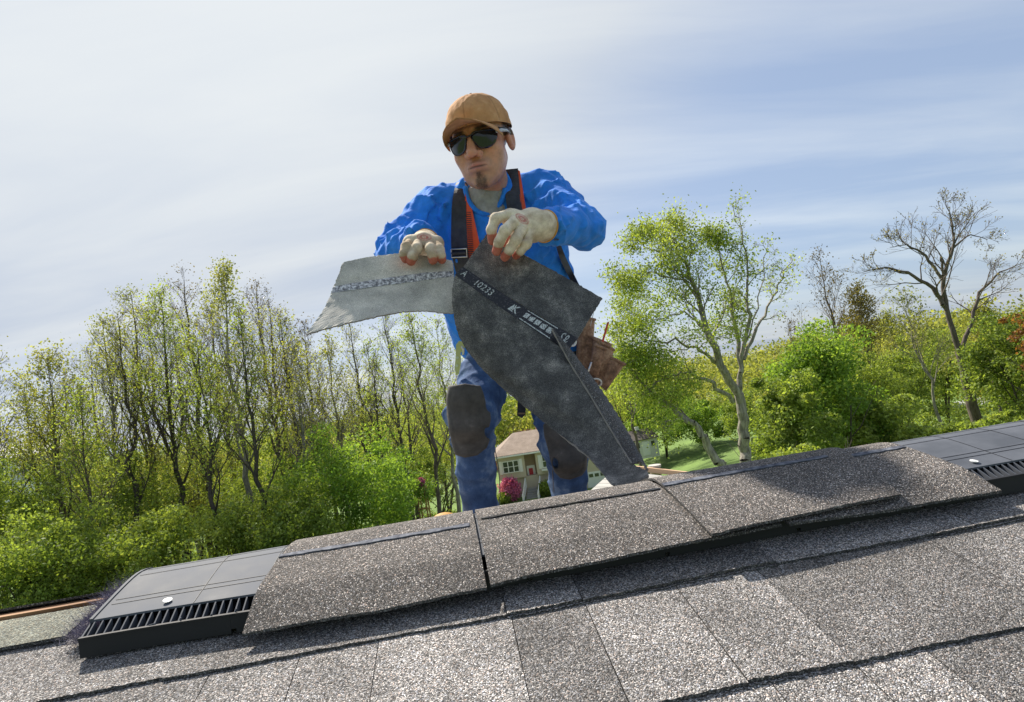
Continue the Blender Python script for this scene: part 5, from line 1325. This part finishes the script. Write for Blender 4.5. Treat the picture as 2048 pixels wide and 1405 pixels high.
q = MB(); q.tube([onshirt(x_, y_, .001, BJ, 1.85) for x_, y_ in ((1105, 940), (1106, 960), (1108, 985))], .0014, 5); q.build('leg_seam', bpy.data.materials['seam_thread'], jeans)
belt = MB()
# boots
M_boot = mat('yellow_leather', (.50, .26, .06), .7)
M_sole = mat('black_sole', (.02, .02, .02), .8)
for (an, tx) in ((ANL, -.10), (ANR, .05)):
    a = np.array(an); toe = a + np.array([tx, -.10, -.060]); heel = a + np.array([-tx * .2, .05, -.060])
    zd = lambda p: rp(0, -(p[1] - .9))[2]
    toe[2] = zd(toe) + .045; heel[2] = zd(heel) + .045
    f = lambda P: smax(smin(smin(s_cap(P, heel, toe, .038, .042), s_cap(P, a - (0, 0, .02), heel, .046, .040), .03), s_sph(P, toe + (0, 0, .004), .044), .03), -(P[..., 2] - (zd(toe) + (P[..., 1] - toe[1]) * -.25 + .006)), .003) - .003 * fbm(P * 40, 2)
    V, F = surfnets(f, np.minimum(toe, heel) - .09, np.maximum(toe, a) + .09, .005); bt = mesh('boot', V, F, M_boot, person, smooth=True)
    g = lambda P: smax(s_cap(P, heel - (0, 0, .02), toe - (0, 0, .02), .043, .047), np.abs(P[..., 2] - (zd(toe) + (P[..., 1] - toe[1]) * -.25 + .006)) - .010, .002)
    V, F = surfnets(g, np.minimum(toe, heel) - .09, np.maximum(toe, heel) + .06, .005); mesh('sole', V, F, M_sole, bt, smooth=False)

# --- knee pads
def padf(t, b):
    n = noise(t, 24, 6, .7); n2 = noise(t, 420, 3, .6)
    c = ramp(t, n, [(.3, (.042, .039, .036)), (.6, (.088, .081, .074)), (.78, (.18, .165, .15))]); c = mixc(t, 1, c, ramp(t, n2, [(.7, 1.), (.78, 2.6)]), 'MULTIPLY')
    t.links.new(c, b.inputs['Base Color']); bump(t, b, n, .6, .004)
M_pad = mat('dusty_foam_pad', rough=.8, build=padf)
def knee_pad(outline, K, A_, Hh, D, label, notches):
    """curved foam shell following the knee; outline in image px at distance D"""
    poly = np.array([[(px_ - 1024) / FPX, -(py_ - 702.5) / FPX] for px_, py_ in outline], np.float32)
    Bm = np.stack([RT, UPV, FW], 1).astype(np.float32)
    def inside(P):
        c = P @ Bm; u, v = c[..., 0] / c[..., 2], c[..., 1] / c[..., 2]; d = np.full(u.shape, 1e9, np.float32); ins = np.zeros(u.shape, bool); n = len(poly)
        for i in range(n):
            a, b_ = poly[i], poly[(i + 1) % n]; e = b_ - a; wx, wy = u - a[0], v - a[1]; t = np.clip((wx * e[0] + wy * e[1]) / (e @ e), 0, 1)
            d = np.minimum(d, np.hypot(wx - t * e[0], wy - t * e[1])); cnd = ((a[1] > v) != (b_[1] > v)) & (u < (b_[0] - a[0]) * (v - a[1]) / (b_[1] - a[1] + 1e-12) + a[0]); ins ^= cnd
        return np.where(ins, -d, d) * D
    def f(P):
        leg = chain(P, [(K + (K - A_) * .30 + (0, .035, .0), .052), (K, .060), (K * .45 + A_ * .55, .050)], .02)
        up = (K - A_) / np.linalg.norm(K - A_); zt = (P - K.astype(np.float32)) @ up.astype(np.float32)
        outer = leg - .022 - .0035 * np.cos(zt * 75) + .006 * np.exp(-(zt + .005) ** 2 / .00006) * 0
        d = smax(outer, -(leg - .008), .004); d = smax(d, inside(P), .007)
        for nx_, ny_, nr_ in notches: d = smax(d, -s_ell(P, pt(nx_, ny_, D - .04), (nr_ * .5, .09, nr_)), .002)
        d = d + detail(P, d, lambda P: -.0016 * fbm(P * 70, 2), .01) - d + .0016 * np.exp(-(inside(P) + .013) ** 2 / 5e-6)
        return smax(d, P[..., 1] - (K[1] + .02), .002)
    V, F = surfnets(f, K - np.array([.11, .13, .17]), K + np.array([.11, .05, .14]), .0036)
    return tag(mesh('knee_pad', V, F, M_pad, person, smooth=True), label)
knee_pad([(896, 772), (930, 767), (962, 772), (968, 790), (972, 806), (980, 818), (982, 838), (978, 858), (974, 868), (980, 880), (974, 896), (955, 911), (930, 916), (910, 910), (902, 885), (898, 858), (893, 830), (892, 800)], KNL, ANL, 0, 1.70, 'dark dusty knee pad on the bent leg at left, facing the camera', ((977, 812, .018), (975, 868, .018)))
knee_pad([(1086, 850), (1095, 842), (1112, 846), (1135, 858), (1155, 872), (1168, 890), (1175, 915), (1174, 938), (1164, 952), (1140, 960), (1120, 957), (1108, 944), (1100, 920), (1094, 895), (1088, 872)], KNR, ANR, 0, 1.76, 'dark dusty knee pad partly behind the hanging shingle', ((1112, 928, .016), (1172, 900, .012)))

# --- gloves
def glovef(t, b):
    a = N(t, 'ShaderNodeVertexColor', layer_name='Col'); n = noise(t, 60, 5, .65); v = N(t, 'ShaderNodeTexVoronoi'); v.inputs['Scale'].default_value = 750
    c = N(t, 'ShaderNodeTexCoord'); t.links.new(c.outputs['Object'], v.inputs['Vector'])
    col = mixc(t, .6, a.outputs[0], ramp(t, n, [(.3, (.55, .50, .42)), (.6, (1.1, 1.08, 1.05))]), 'MULTIPLY'); col = mixc(t, .4, col, ramp(t, v.outputs['Distance'], [(0, 1.15), (.6, .6)]), 'MULTIPLY')
    t.links.new(col, b.inputs['Base Color']); bump(t, b, v.outputs['Distance'], .5, .0012)
M_glove = mat('knit_glove', rough=.92, spec=.15, build=glovef)
def glove(fingers, palm, wrist, label, logo, redf):
    allp = np.array([p for f_ in fingers for p, _ in f_] + [p for p, _ in palm] + [wrist[0], wrist[1]])
    def f(P):
        d = None
        for (a, ra), (b_, rb) in palm_links: e = s_cap(P, a, b_, ra * .9, rb * .9); d = e if d is None else smin(d, e, .014)
        for f_ in fingers: d = smin(d, chain(P, [(q_, r_ * .90) for q_, r_ in f_], .005), .0018)
        w = s_cap(P, wrist[0], wrist[1], .031, .036); d = smin(d, w, .02)
        u = (wrist[1] - wrist[0]) / np.linalg.norm(wrist[1] - wrist[0]); d = smax(d, (P - wrist[1].astype(np.float32)) @ u.astype(np.float32), .003)
        return detail(P, d, lambda P: -.0022 * fbm(P * 110, 3), .01)
    palm_links = [(palm[i], palm[j]) for i in range(len(palm)) for j in range(i + 1, len(palm))]
    V, F = surfnets(f, allp.min(0) - .055, allp.max(0) + .055, .0021)
    c = np.tile(np.array([.90, .80, .64]), (len(V), 1))
    dirt = np.clip(fbm(V * 34, 3) * 2.6 + .32, 0, .85)[:, None]; c = c * (1 - dirt) + np.array([.46, .34, .22]) * dirt
    dn_ = None
    for f_ in fingers:
        tip, rt = f_[-1]; pv = f_[-2][0]; u = (tip - pv); L_ = np.linalg.norm(u); u /= L_; tt = (V - tip) @ u
        dist = np.linalg.norm(V - tip - np.clip(tt, -L_ * .55, 0)[:, None] * u, axis=1); w = np.clip((rt * 1.12 + .002 - dist) / .002, 0, 1) * np.clip((tt + L_ * redf + fbm(V * 200, 2) * .006) / .003, 0, 1)
        w = w[:, None]; c = c * (1 - w * .92) + np.array([.62, .12, .09]) * w * .92
        # soiled finger backs
        w2 = np.clip(1 - dist / .03, 0, 1)[:, None] * .35; c = c * (1 - w2) + np.array([.36, .28, .2]) * w2
    if logo:
        ctr = pt(*logo[:3]); dx = (V - ctr) @ RT; dz = (V - ctr) @ UPV; front = (V @ FW) < logo[2] + .03
        a_ = math.radians(logo[3]); xx = dx * math.cos(a_) + dz * math.sin(a_); yy = -dx * math.sin(a_) + dz * math.cos(a_)
        for rr, ww_ in ((1., .16), (.55, .3)):
            e = np.abs(np.hypot(xx / .016, yy / .0085) - rr); w = (np.clip(1 - e / ww_, 0, 1) * front * .8)[:, None]; c = c * (1 - w) + np.array([.6, .10, .12]) * w
        w = ((np.abs(np.sin(xx * 900)) > .6) * (np.hypot(xx / .016, yy / .0085) < .5) * front * .6)[:, None]; c = c * (1 - w) + np.array([.6, .10, .12]) * w
    g = mesh('glove', V, F, M_glove, person, smooth=True); attr_col(g, c); tag(g, label)
    u = (wrist[1] - wrist[0]); u = u / np.linalg.norm(u); e1 = np.cross(u, (0, 0, 1.)); e1 /= np.linalg.norm(e1); e2 = np.cross(u, e1)
    q = MB(); q.tube([wrist[1] + (math.cos(a) * e1 + math.sin(a) * e2) * .0355 for a in np.linspace(0, 2 * math.pi, 33)], .0028, 7, caps=False); q.build('glove_hem', mat('orange_hem', (.55, .28, .05), .8) if 'orange_hem' not in bpy.data.materials else bpy.data.materials['orange_hem'], g)
    return g
H = 1.33
glove([[(pt(1017, 430, H + .005), .0135), (pt(991, 438, H - .012), .0135), (pt(983, 460, H - .014), .0125), (pt(985, 482, H - .004), .0112)],
       [(pt(1030, 442, H - .01), .0138), (pt(1010, 462, H - .035), .0138), (pt(998, 485, H - .030), .0122), (pt(993, 503, H - .015), .0112)],
       [(pt(1045, 455, H - .008), .0132), (pt(1032, 480, H - .030), .0132), (pt(1019, 500, H - .024), .0118), (pt(1010, 515, H - .010), .0108)],
       [(pt(1062, 468, H), .0125), (pt(1053, 488, H - .016), .0122), (pt(1041, 502, H - .012), .0108), (pt(1032, 512, H - .0), .0098)],
       [(pt(1060, 455, H + .04), .016), (pt(1030, 470, H + .062), .0145), (pt(1010, 490, H + .062), .0125)]],
      [(pt(1020, 436, H + .014), .016), (pt(1042, 452, H + .008), .017), (pt(1064, 468, H + .016), .015), (pt(1078, 452, H + .026), .022), (pt(1060, 440, H + .03), .021)],
      (pt(1074, 450, H + .028), pt(1090, 453, H + .05)), 'knit work glove gripping the upright shingle tab, red fingertips', (1044, 440, H, 50 - 90), .75)
H = 1.43
glove([[(pt(822, 486, H), .0135), (pt(812, 494, H - .035), .013), (pt(808, 508, H - .045), .0120), (pt(811, 519, H - .040), .0110)],
       [(pt(838, 484, H), .0140), (pt(833, 498, H - .040), .0140), (pt(825, 513, H - .052), .0128), (pt(822, 523, H - .046), .0118)],
       [(pt(857, 484, H), .0140), (pt(861, 498, H - .038), .0136), (pt(865, 510, H - .048), .0125), (pt(866, 521, H - .042), .0118)],
       [(pt(872, 486, H), .0130), (pt(879, 499, H - .030), .0126), (pt(882, 511, H - .040), .0115), (pt(884, 520, H - .034), .0108)],
       [(pt(825, 495, H + .05), .015), (pt(822, 518, H + .035), .0125)]],
      [(pt(822, 487, H + .006), .0165), (pt(846, 482, H + .004), .018), (pt(872, 488, H + .006), .016), (pt(850, 488, H + .05), .024)],
      (pt(850, 489, H + .045), pt(850, 488, H + .075)), 'knit work glove pressing on the left shingle flap, red fingertips', (850, 477, H + .0, -8), .85)
# ------------------------------------------------------------------ the shingle in his hands
def cr_interp(P, t):
    P = np.asarray(P, float); n = len(P) - 1; k = min(t * n, n - 1e-6); i = int(k); f = k - i
    p1, p2 = P[i], P[i + 1]; p0 = P[i - 1] if i > 0 else 2 * p1 - p2; p3 = P[i + 2] if i + 2 <= n else 2 * p2 - p1
    return .5 * ((2 * p1) + (-p0 + p2) * f + (2 * p0 - 5 * p1 + 4 * p2 - p3) * f * f + (-p0 + 3 * p1 - 3 * p2 + p3) * f ** 3)
class Sheet:
    def __init__(s, rows): s.R = [[pt(*c) for c in r_] for r_ in rows]
    def at(s, u, v):   # u across, v down
        return cr_interp([cr_interp(r_, u) for r_ in s.R], v)
    def nrm(s, u, v):
        e = 1e-3; u = min(max(u, e), 1 - e); v = min(max(v, e), 1 - e)
        n = np.cross(s.at(u + e, v) - s.at(u - e, v), s.at(u, v + e) - s.at(u, v - e)); n /= np.linalg.norm(n); p = s.at(u, v)
        return n if n @ p < 0 else -n
    def build(s, name, parent, nu, nv, th, mf, mb, rag=.0, seed=0):
        r = np.random.default_rng(seed); A = np.array([[s.at(i / nu, j / nv) for i in range(nu + 1)] for j in range(nv + 1)]); Nn = np.array([[s.nrm(i / nu, j / nv) for i in range(nu + 1)] for j in range(nv + 1)])
        if rag:
            for e in (0, -1): A[e] += r.normal(0, rag, A[e].shape); A[:, e] += r.normal(0, rag, A[:, e].shape)
        A += Nn * (.0012 * fbm(A * 60, 2)[..., None] * 2); B = A - Nn * th; n = nu + 1; V = np.concatenate([A.reshape(-1, 3), B.reshape(-1, 3)]); o = (nv + 1) * n; F, mi = [], []
        c0 = np.cross(A[0, 1] - A[0, 0], A[1, 0] - A[0, 0]) @ Nn[0, 0] > 0
        def add(f, m, fl=False): F.append(f if c0 ^ fl else f[::-1]); mi.append(m)
        for j in range(nv):
            for i in range(nu): a = j * n + i; add((a, a + 1, a + n + 1, a + n), 0); add((o + a, o + a + n, o + a + n + 1, o + a + 1), 1)
        for i in range(nu): a = i; add((a, o + a, o + a + 1, a + 1), 2); a = nv * n + i; add((a, a + 1, o + a + 1, o + a), 2)
        for j in range(nv): a = j * n; add((a, a + n, o + a + n, o + a), 2); a = j * n + nu; add((a, o + a, o + a + n, a + n), 2)
        return mesh(name, V, F, None, parent, smooth=False, mats=[mf, mb, M_edge2], midx=mi)
M_edge2 = mat('granule_edge', (.20, .185, .165), .9)
M_strip = granule('fine_granules', [(0, .05), (.3, .08), (.6, .11), (.85, .16), (.95, .3)], 900, (1, 1, 1.05), .02, bstr=.4)
sh = thing('held_shingle', 'large dark curled shingle held up in both gloves, printed black band across it', 'roof shingle', pt(1000, 600, 1.33))
flap = Sheet([
 [(685, 525, 1.40), (745, 513, 1.42), (805, 507, 1.43), (860, 513, 1.435), (905, 522, 1.43)],
 [(676, 552, 1.375), (742, 539, 1.395), (803, 532, 1.41), (858, 530, 1.415), (906, 531, 1.415)],
 [(668, 571, 1.36), (740, 559, 1.38), (800, 550, 1.395), (855, 543, 1.40), (907, 541, 1.405)],
 [(660, 590, 1.34), (737, 579, 1.36), (799, 571, 1.38), (858, 563, 1.39), (908, 556, 1.395)],
 [(645, 622, 1.30), (723, 608, 1.325), (790, 598, 1.35), (850, 590, 1.37), (906, 592, 1.375)],
 [(613, 668, 1.24), (700, 645, 1.275), (775, 629, 1.31), (840, 622, 1.34), (907, 628, 1.355)]])
f1 = flap.build('left_flap', sh, 60, 50, .0034, M_felt2, M_cap, .0007, 1)
def band(sheet, u0, u1, v0, v1, off, name, m, parent, n=60, wob=.0):
    V = []; r = np.random.default_rng(3)
    for k in range(n + 1):
        u = u0 + (u1 - u0) * k / n
        for j in range(5):
            v = v0 + (v1 - v0) * j / 4 + (wob * math.sin(k * .7) if j in (0, 4) else 0); V.append(sheet.at(u, v) + sheet.nrm(u, v) * (off + (.0006 if 0 < j < 4 else 0)))
    F = [(k * 5 + j, k * 5 + j + 1, (k + 1) * 5 + j + 1, (k + 1) * 5 + j) for k in range(n) for j in range(4)]
    a, b_, c_ = (np.array(V[i]) for i in (F[0][0], F[0][1], F[0][3]))
    if np.cross(b_ - a, c_ - a) @ a > 0: F = [f[::-1] for f in F]
    return mesh(name, V, F, m, parent)
band(flap, .005, .995, .43, .575, .0007, 'adhesive_band', M_tarw, f1, wob=.003)
# upright tab with printed band
tab = Sheet([
 [(973, 469, 1.40), (1050, 511, 1.375), (1128, 553, 1.35), (1205, 597, 1.32)],
 [(950, 501, 1.375), (1026, 547, 1.35), (1105, 593, 1.325), (1180, 636, 1.30)],
 [(927, 534, 1.35), (1002, 584, 1.325), (1080, 632, 1.30), (1156, 676, 1.275)]])
t1 = tab.build('upright_tab', sh, 60, 40, .0034, M_felt, M_cap, .0005, 2)
hang = Sheet([
 [(927, 534, 1.35), (1002, 584, 1.325), (1070, 627, 1.303), (1156, 676, 1.275)],
 [(910, 552, 1.345), (984, 606, 1.318), (1050, 650, 1.292), (1136, 706, 1.262)],
 [(904, 600, 1.34), (975, 668, 1.30), (1055, 715, 1.265), (1146, 737, 1.227)],
 [(917, 670, 1.33), (990, 735, 1.285), (1075, 775, 1.235), (1176, 785, 1.196)],
 [(955, 728, 1.31), (1040, 790, 1.255), (1118, 820, 1.205), (1205, 833, 1.16)],
 [(1020, 790, 1.27), (1095, 842, 1.215), (1165, 866, 1.17), (1232, 879, 1.122)],
 [(1110, 862, 1.20), (1165, 896, 1.155), (1215, 916, 1.112), (1259, 923, 1.074)],
 [(1175, 912, 1.125), (1205, 935, 1.09), (1240, 948, 1.06), (1291, 940, 1.028)],
 [(1222, 970, 1.035), (1240, 974, 1.015), (1262, 971, .998), (1296, 952, .985)]])
h1 = hang.build('hanging_sheet', sh, 64, 110, .0034, M_felt, M_cap, .0005, 3)
vB = 1 / 8.
band(hang, .0, 1., .004, vB * .96, .0009, 'printed_band', M_tar, h1, 90)
# edge of the sheet folded towards the viewer
strip = Sheet([
 [(1103, 658, 1.262), (1105, 658, 1.262), (1108, 659, 1.264)],
 [(1124, 697, 1.246), (1129, 692, 1.246), (1134, 690, 1.252)],
 [(1145, 735, 1.228), (1154, 729, 1.228), (1163, 726, 1.24)],
 [(1182, 794, 1.188), (1195, 786, 1.188), (1206, 784, 1.205)],
 [(1219, 856, 1.140), (1235, 843, 1.142), (1247, 848, 1.16)],
 [(1247, 902, 1.100), (1264, 888, 1.104), (1277, 903, 1.12)],
 [(1264, 928, 1.064), (1281, 923, 1.056), (1297, 939, 1.045)]])
strip.build('folded_edge', sh, 14, 110, .0034, M_strip, M_felt, .0006, 4)
q = MB(); q.tube([strip.at(0, v_) + strip.nrm(.02, v_) * .0008 for v_ in np.linspace(0, 1, 60)], [.0012 + .0009 * math.sin(v_ * 31) ** 2 for v_ in np.linspace(0, 1, 60)], 6); q.build('granule_fringe', M_edge2, sh)
# lettering on the printed band: flat white print that follows the sheet
M_print = mat('white_print', build=lambda t, b: (t.links.new(ramp(t, noise(t, 420, 3, .6), [(.40, (.06, .06, .06)), (.5, (.52, .56, .57))]), b.inputs['Base Color'])), rough=.6)
def text_on(txt, u0, size_u, v0=.24, v1=.80, name='lettering'):
    c = bpy.data.curves.new('t', 'FONT'); c.body = txt; c.resolution_u = 3; o = bpy.data.objects.new('t', c); COL.objects.link(o)
    me = bpy.data.meshes.new_from_object(o); V = np.array([v.co[:] for v in me.vertices]); F = [tuple(p.vertices) for p in me.polygons]; bpy.data.objects.remove(o)
    w = V[:, 0].max(); hgt = .72
    out = []
    for x_, y_, _ in V:
        u = u0 + size_u * x_ / w; v = (v1 - (v1 - v0) * y_ / hgt) * vB; out.append(hang.at(u, v) + hang.nrm(u, v) * .0019)
    return mesh(name, out, [f for f in F], M_print, h1)
text_on('A', .03, .036, .15, .72); text_on('10233', .14, .16, .2, .76); text_on('S&', .905, .06, .1, .8)
def print_poly(uv, name='printed_mark', m=None): return mesh(name, [hang.at(u, v * vB) + hang.nrm(u, v * vB) * .0018 for u, v in uv], [tuple(range(len(uv)))], m or M_print, h1)
print_poly([(.478, .82), (.497, .22), (.530, .82)]); print_poly([(.510, .24), (.519, .24), (.524, .42), (.546, .2), (.558, .2), (.533, .5), (.570, .82), (.554, .82), (.527, .60), (.521, .82)])
P = []
for k in range(5):
    u = .62 + k * .047; print_poly([(u, .32 + .05 * (k % 2)), (u + .036, .28), (u + .040, .66), (u + .004, .7)], 'worn_lettering')
    
print_poly([(.61, .1), (.86, .1), (.86, .16), (.61, .16)]); print_poly([(.61, .86), (.86, .86), (.86, .92), (.61, .92)])
# ------------------------------------------------------------------ tool pouch, marker, hook, strap tail
def leatherf(t, b):
    n = noise(t, 26, 8, .72); n2 = noise(t, 160, 4, .6)
    c = ramp(t, n, [(.32, (.10, .055, .034)), (.5, (.30, .165, .10)), (.68, (.52, .34, .22))]); c = mixc(t, .7, c, ramp(t, n2, [(.3, .6), (.7, 1.4)]), 'MULTIPLY'); t.links.new(c, b.inputs['Base Color']); bump(t, b, n, .8, .012)
M_lea = mat('brown_suede_leather', rough=.85, build=leatherf)
D = 1.86
pouch = thing('tool_pouch', 'worn brown leather tool pouch with several pockets hanging at the hip', 'tool pouch', pt(1195, 720, D))
def pocket(name, top, bot, depth, parent, th=.004, bulge=.03, D=D, n=14):
    """top/bot: image px left->right of the front panel; open-topped bag of that depth"""
    V = []; rows = 8
    for j in range(rows + 1):
        v = j / rows
        for i in range(2 * n):
            a = 2 * math.pi * i / (2 * n); u = .5 - .5 * math.cos(a); side = -math.sin(a)
            l = np.array(top[0]) * (1 - v) + np.array(bot[0]) * v; r_ = np.array(top[1]) * (1 - v) + np.array(bot[1]) * v
            px_, py_ = l + (r_ - l) * u; dd = D + side * depth * .5 * (1 - .45 * v) * (1 + bulge * 6 * math.sin(math.pi * v)) - bulge * .3 * math.sin(math.pi * v)
            V.append(pt(px_, py_, dd) + .003 * float(fbm(np.array([[px_ * .06, py_ * .06, side]]), 2)[0]))
    V = np.array(V); m = 2 * n; ce = V.reshape(rows + 1, m, 3).mean(1, keepdims=True); W_ = (V.reshape(rows + 1, m, 3) - ce); Vi = (ce + W_ * (1 - th / (np.linalg.norm(W_, axis=-1, keepdims=True) + 1e-6))).reshape(-1, 3)
    F = []; o = len(V)
    for j in range(rows):
        for i in range(m): a, b_ = j * m + i, j * m + (i + 1) % m; F += [(a, b_, b_ + m, a + m), (o + a, o + a + m, o + b_ + m, o + b_)]
    for i in range(m): F.append((i, o + i, o + (i + 1) % m, (i + 1) % m))
    F.append(tuple(rows * m + i for i in range(m)))
    ob = mesh(name, np.concatenate([V, Vi]), F, M_lea, parent, smooth=True)
    q = MB(); q.tube([V[i % m] for i in range(m + 1)], .0045, 6, caps=False); q.build('stitched_rim', M_lea, ob); return ob
pocket('main_pocket', [(1150, 662), (1222, 690)], [(1160, 760), (1200, 772)], .11, pouch, D=1.90)
pocket('upper_pocket', [(1158, 632), (1190, 640)], [(1150, 740), (1182, 752)], .06, pouch, D=1.88)
pocket('front_pocket', [(1186, 676), (1228, 700)], [(1180, 752), (1214, 770)], .06, pouch, D=1.83)
pocket('tool_sleeve', [(1190, 690), (1212, 699)], [(1176, 745), (1196, 755)], .03, pouch, D=1.80)
pocket('side_pocket', [(1213, 712), (1250, 729)], [(1196, 768), (1212, 783)], .08, pouch, D=1.84)
q = MB(); q.tube([pt(1183, 725, 1.78), pt(1178, 738, 1.775), pt(1174, 752, 1.78)], .003, 6); q.build('metal_clip', M_steel, pouch)
q = MB(); q.tube([pt(1186 + 11 * math.cos(a) + 6, 766 + 8 * math.sin(a), 1.77 + .02 * math.sin(a)) for a in np.linspace(-2.6, 2.0, 16)], .0026, 7); q.build('wire_loop', mat('pale_plastic_wire', (.6, .58, .54), .4), pouch)
q = MB(); q.tube([pt(1188, 622, 1.86), pt(1182, 648, 1.85), pt(1176, 660, 1.85)], .0012, 5); q.build('lace', mat('pale_cord', (.6, .55, .48), .8), pouch)
mk = thing('marking_stick', 'flat red carpenter marking stick standing in the leather pouch', 'marker', pt(1203, 690, 1.80))
a, b_ = pt(1199, 700, 1.80), pt(1214, 647, 1.80); q = MB(); w = RT * .0062 + UPV * .0016; dd = FW * .006
q.hexa([a, a + w, a + w + dd, a + dd, b_, b_ + w, b_ + w + dd, b_ + dd]); q.build('stick', mat('red_plastic', (.62, .05, .025), .45), mk)
b2 = b_ + (b_ - a) / np.linalg.norm(b_ - a) * .004; q = MB(); q.hexa([b_ + w * .1, b_ + w * .9, b_ + w * .9 + dd, b_ + w * .1 + dd, b2 + w * .2, b2 + w * .8, b2 + w * .8 + dd, b2 + w * .2 + dd]); q.build('tip', mat('dark_red_tip', (.4, .03, .02), .5), mk)
sk = thing('snap_hook', 'zinc yellow steel snap hook hanging beside the thigh', 'hook', pt(918, 710, 1.80))
zinc = mat('zinc_yellow_steel', (.52, .50, .30), .32, .9)
pl = [(912, 690), (918, 682), (926, 684), (930, 694), (926, 702), (921, 706), (922, 726), (918, 748), (912, 750), (909, 738), (911, 716)]
q = MB(); q.prism([pt(x_, y_, 1.80) for x_, y_ in pl], FW * .006); q.build('hook_plate', zinc, sk)
q = MB(); q.tube([pt(922, 693, 1.795), pt(927, 700, 1.795), pt(926, 710, 1.797)], .004, 8); q.build('gate', M_steel, sk)
for x_, y_ in ((915, 716), (914, 732)): disc(pt(x_, y_, 1.798), -FW, .0042, .003, 12).build('rivet', M_steel, sk)
sk2 = thing('belt_ring', 'small pale steel ring at the belt beside the shingle corner', 'ring', pt(1144, 686, 1.72))
q = MB(); q.tube([pt(1145 + 6.5 * math.cos(a), 685 + 7 * math.sin(a), 1.72) for a in np.linspace(-1.9, 2.7, 14)], .0032, 7); q.build('ring', mat('white_steel', (.75, .75, .75), .35), sk2)
q = MB(); q.tube([pt(1139, 692, 1.72), pt(1134, 696, 1.73)], .004, 6); q.build('ring_stem', M_steel, sk2)
tail = MB(); tail.prism([pt(1036, 790, 1.9), pt(1052, 793, 1.9), pt(1051, 829, 1.9), pt(1044, 837, 1.9), pt(1034, 831, 1.9)], FW * .003); tail.build('strap_tail', M_web, person)
tl = MB(); tl.prism([pt(1037, 826, 1.895), pt(1050, 826, 1.895), pt(1049, 829, 1.895), pt(1037, 829, 1.895)], FW * .002); tl.build('strap_stitch', mat('tan_thread', (.3, .2, .12), .9), person)
q = MB(); q.tube([pt(990, 690, 1.86), pt(1020, 740, 1.86), pt(1040, 792, 1.895)], .006, 6); q.build('hanging_webbing', M_web, person)
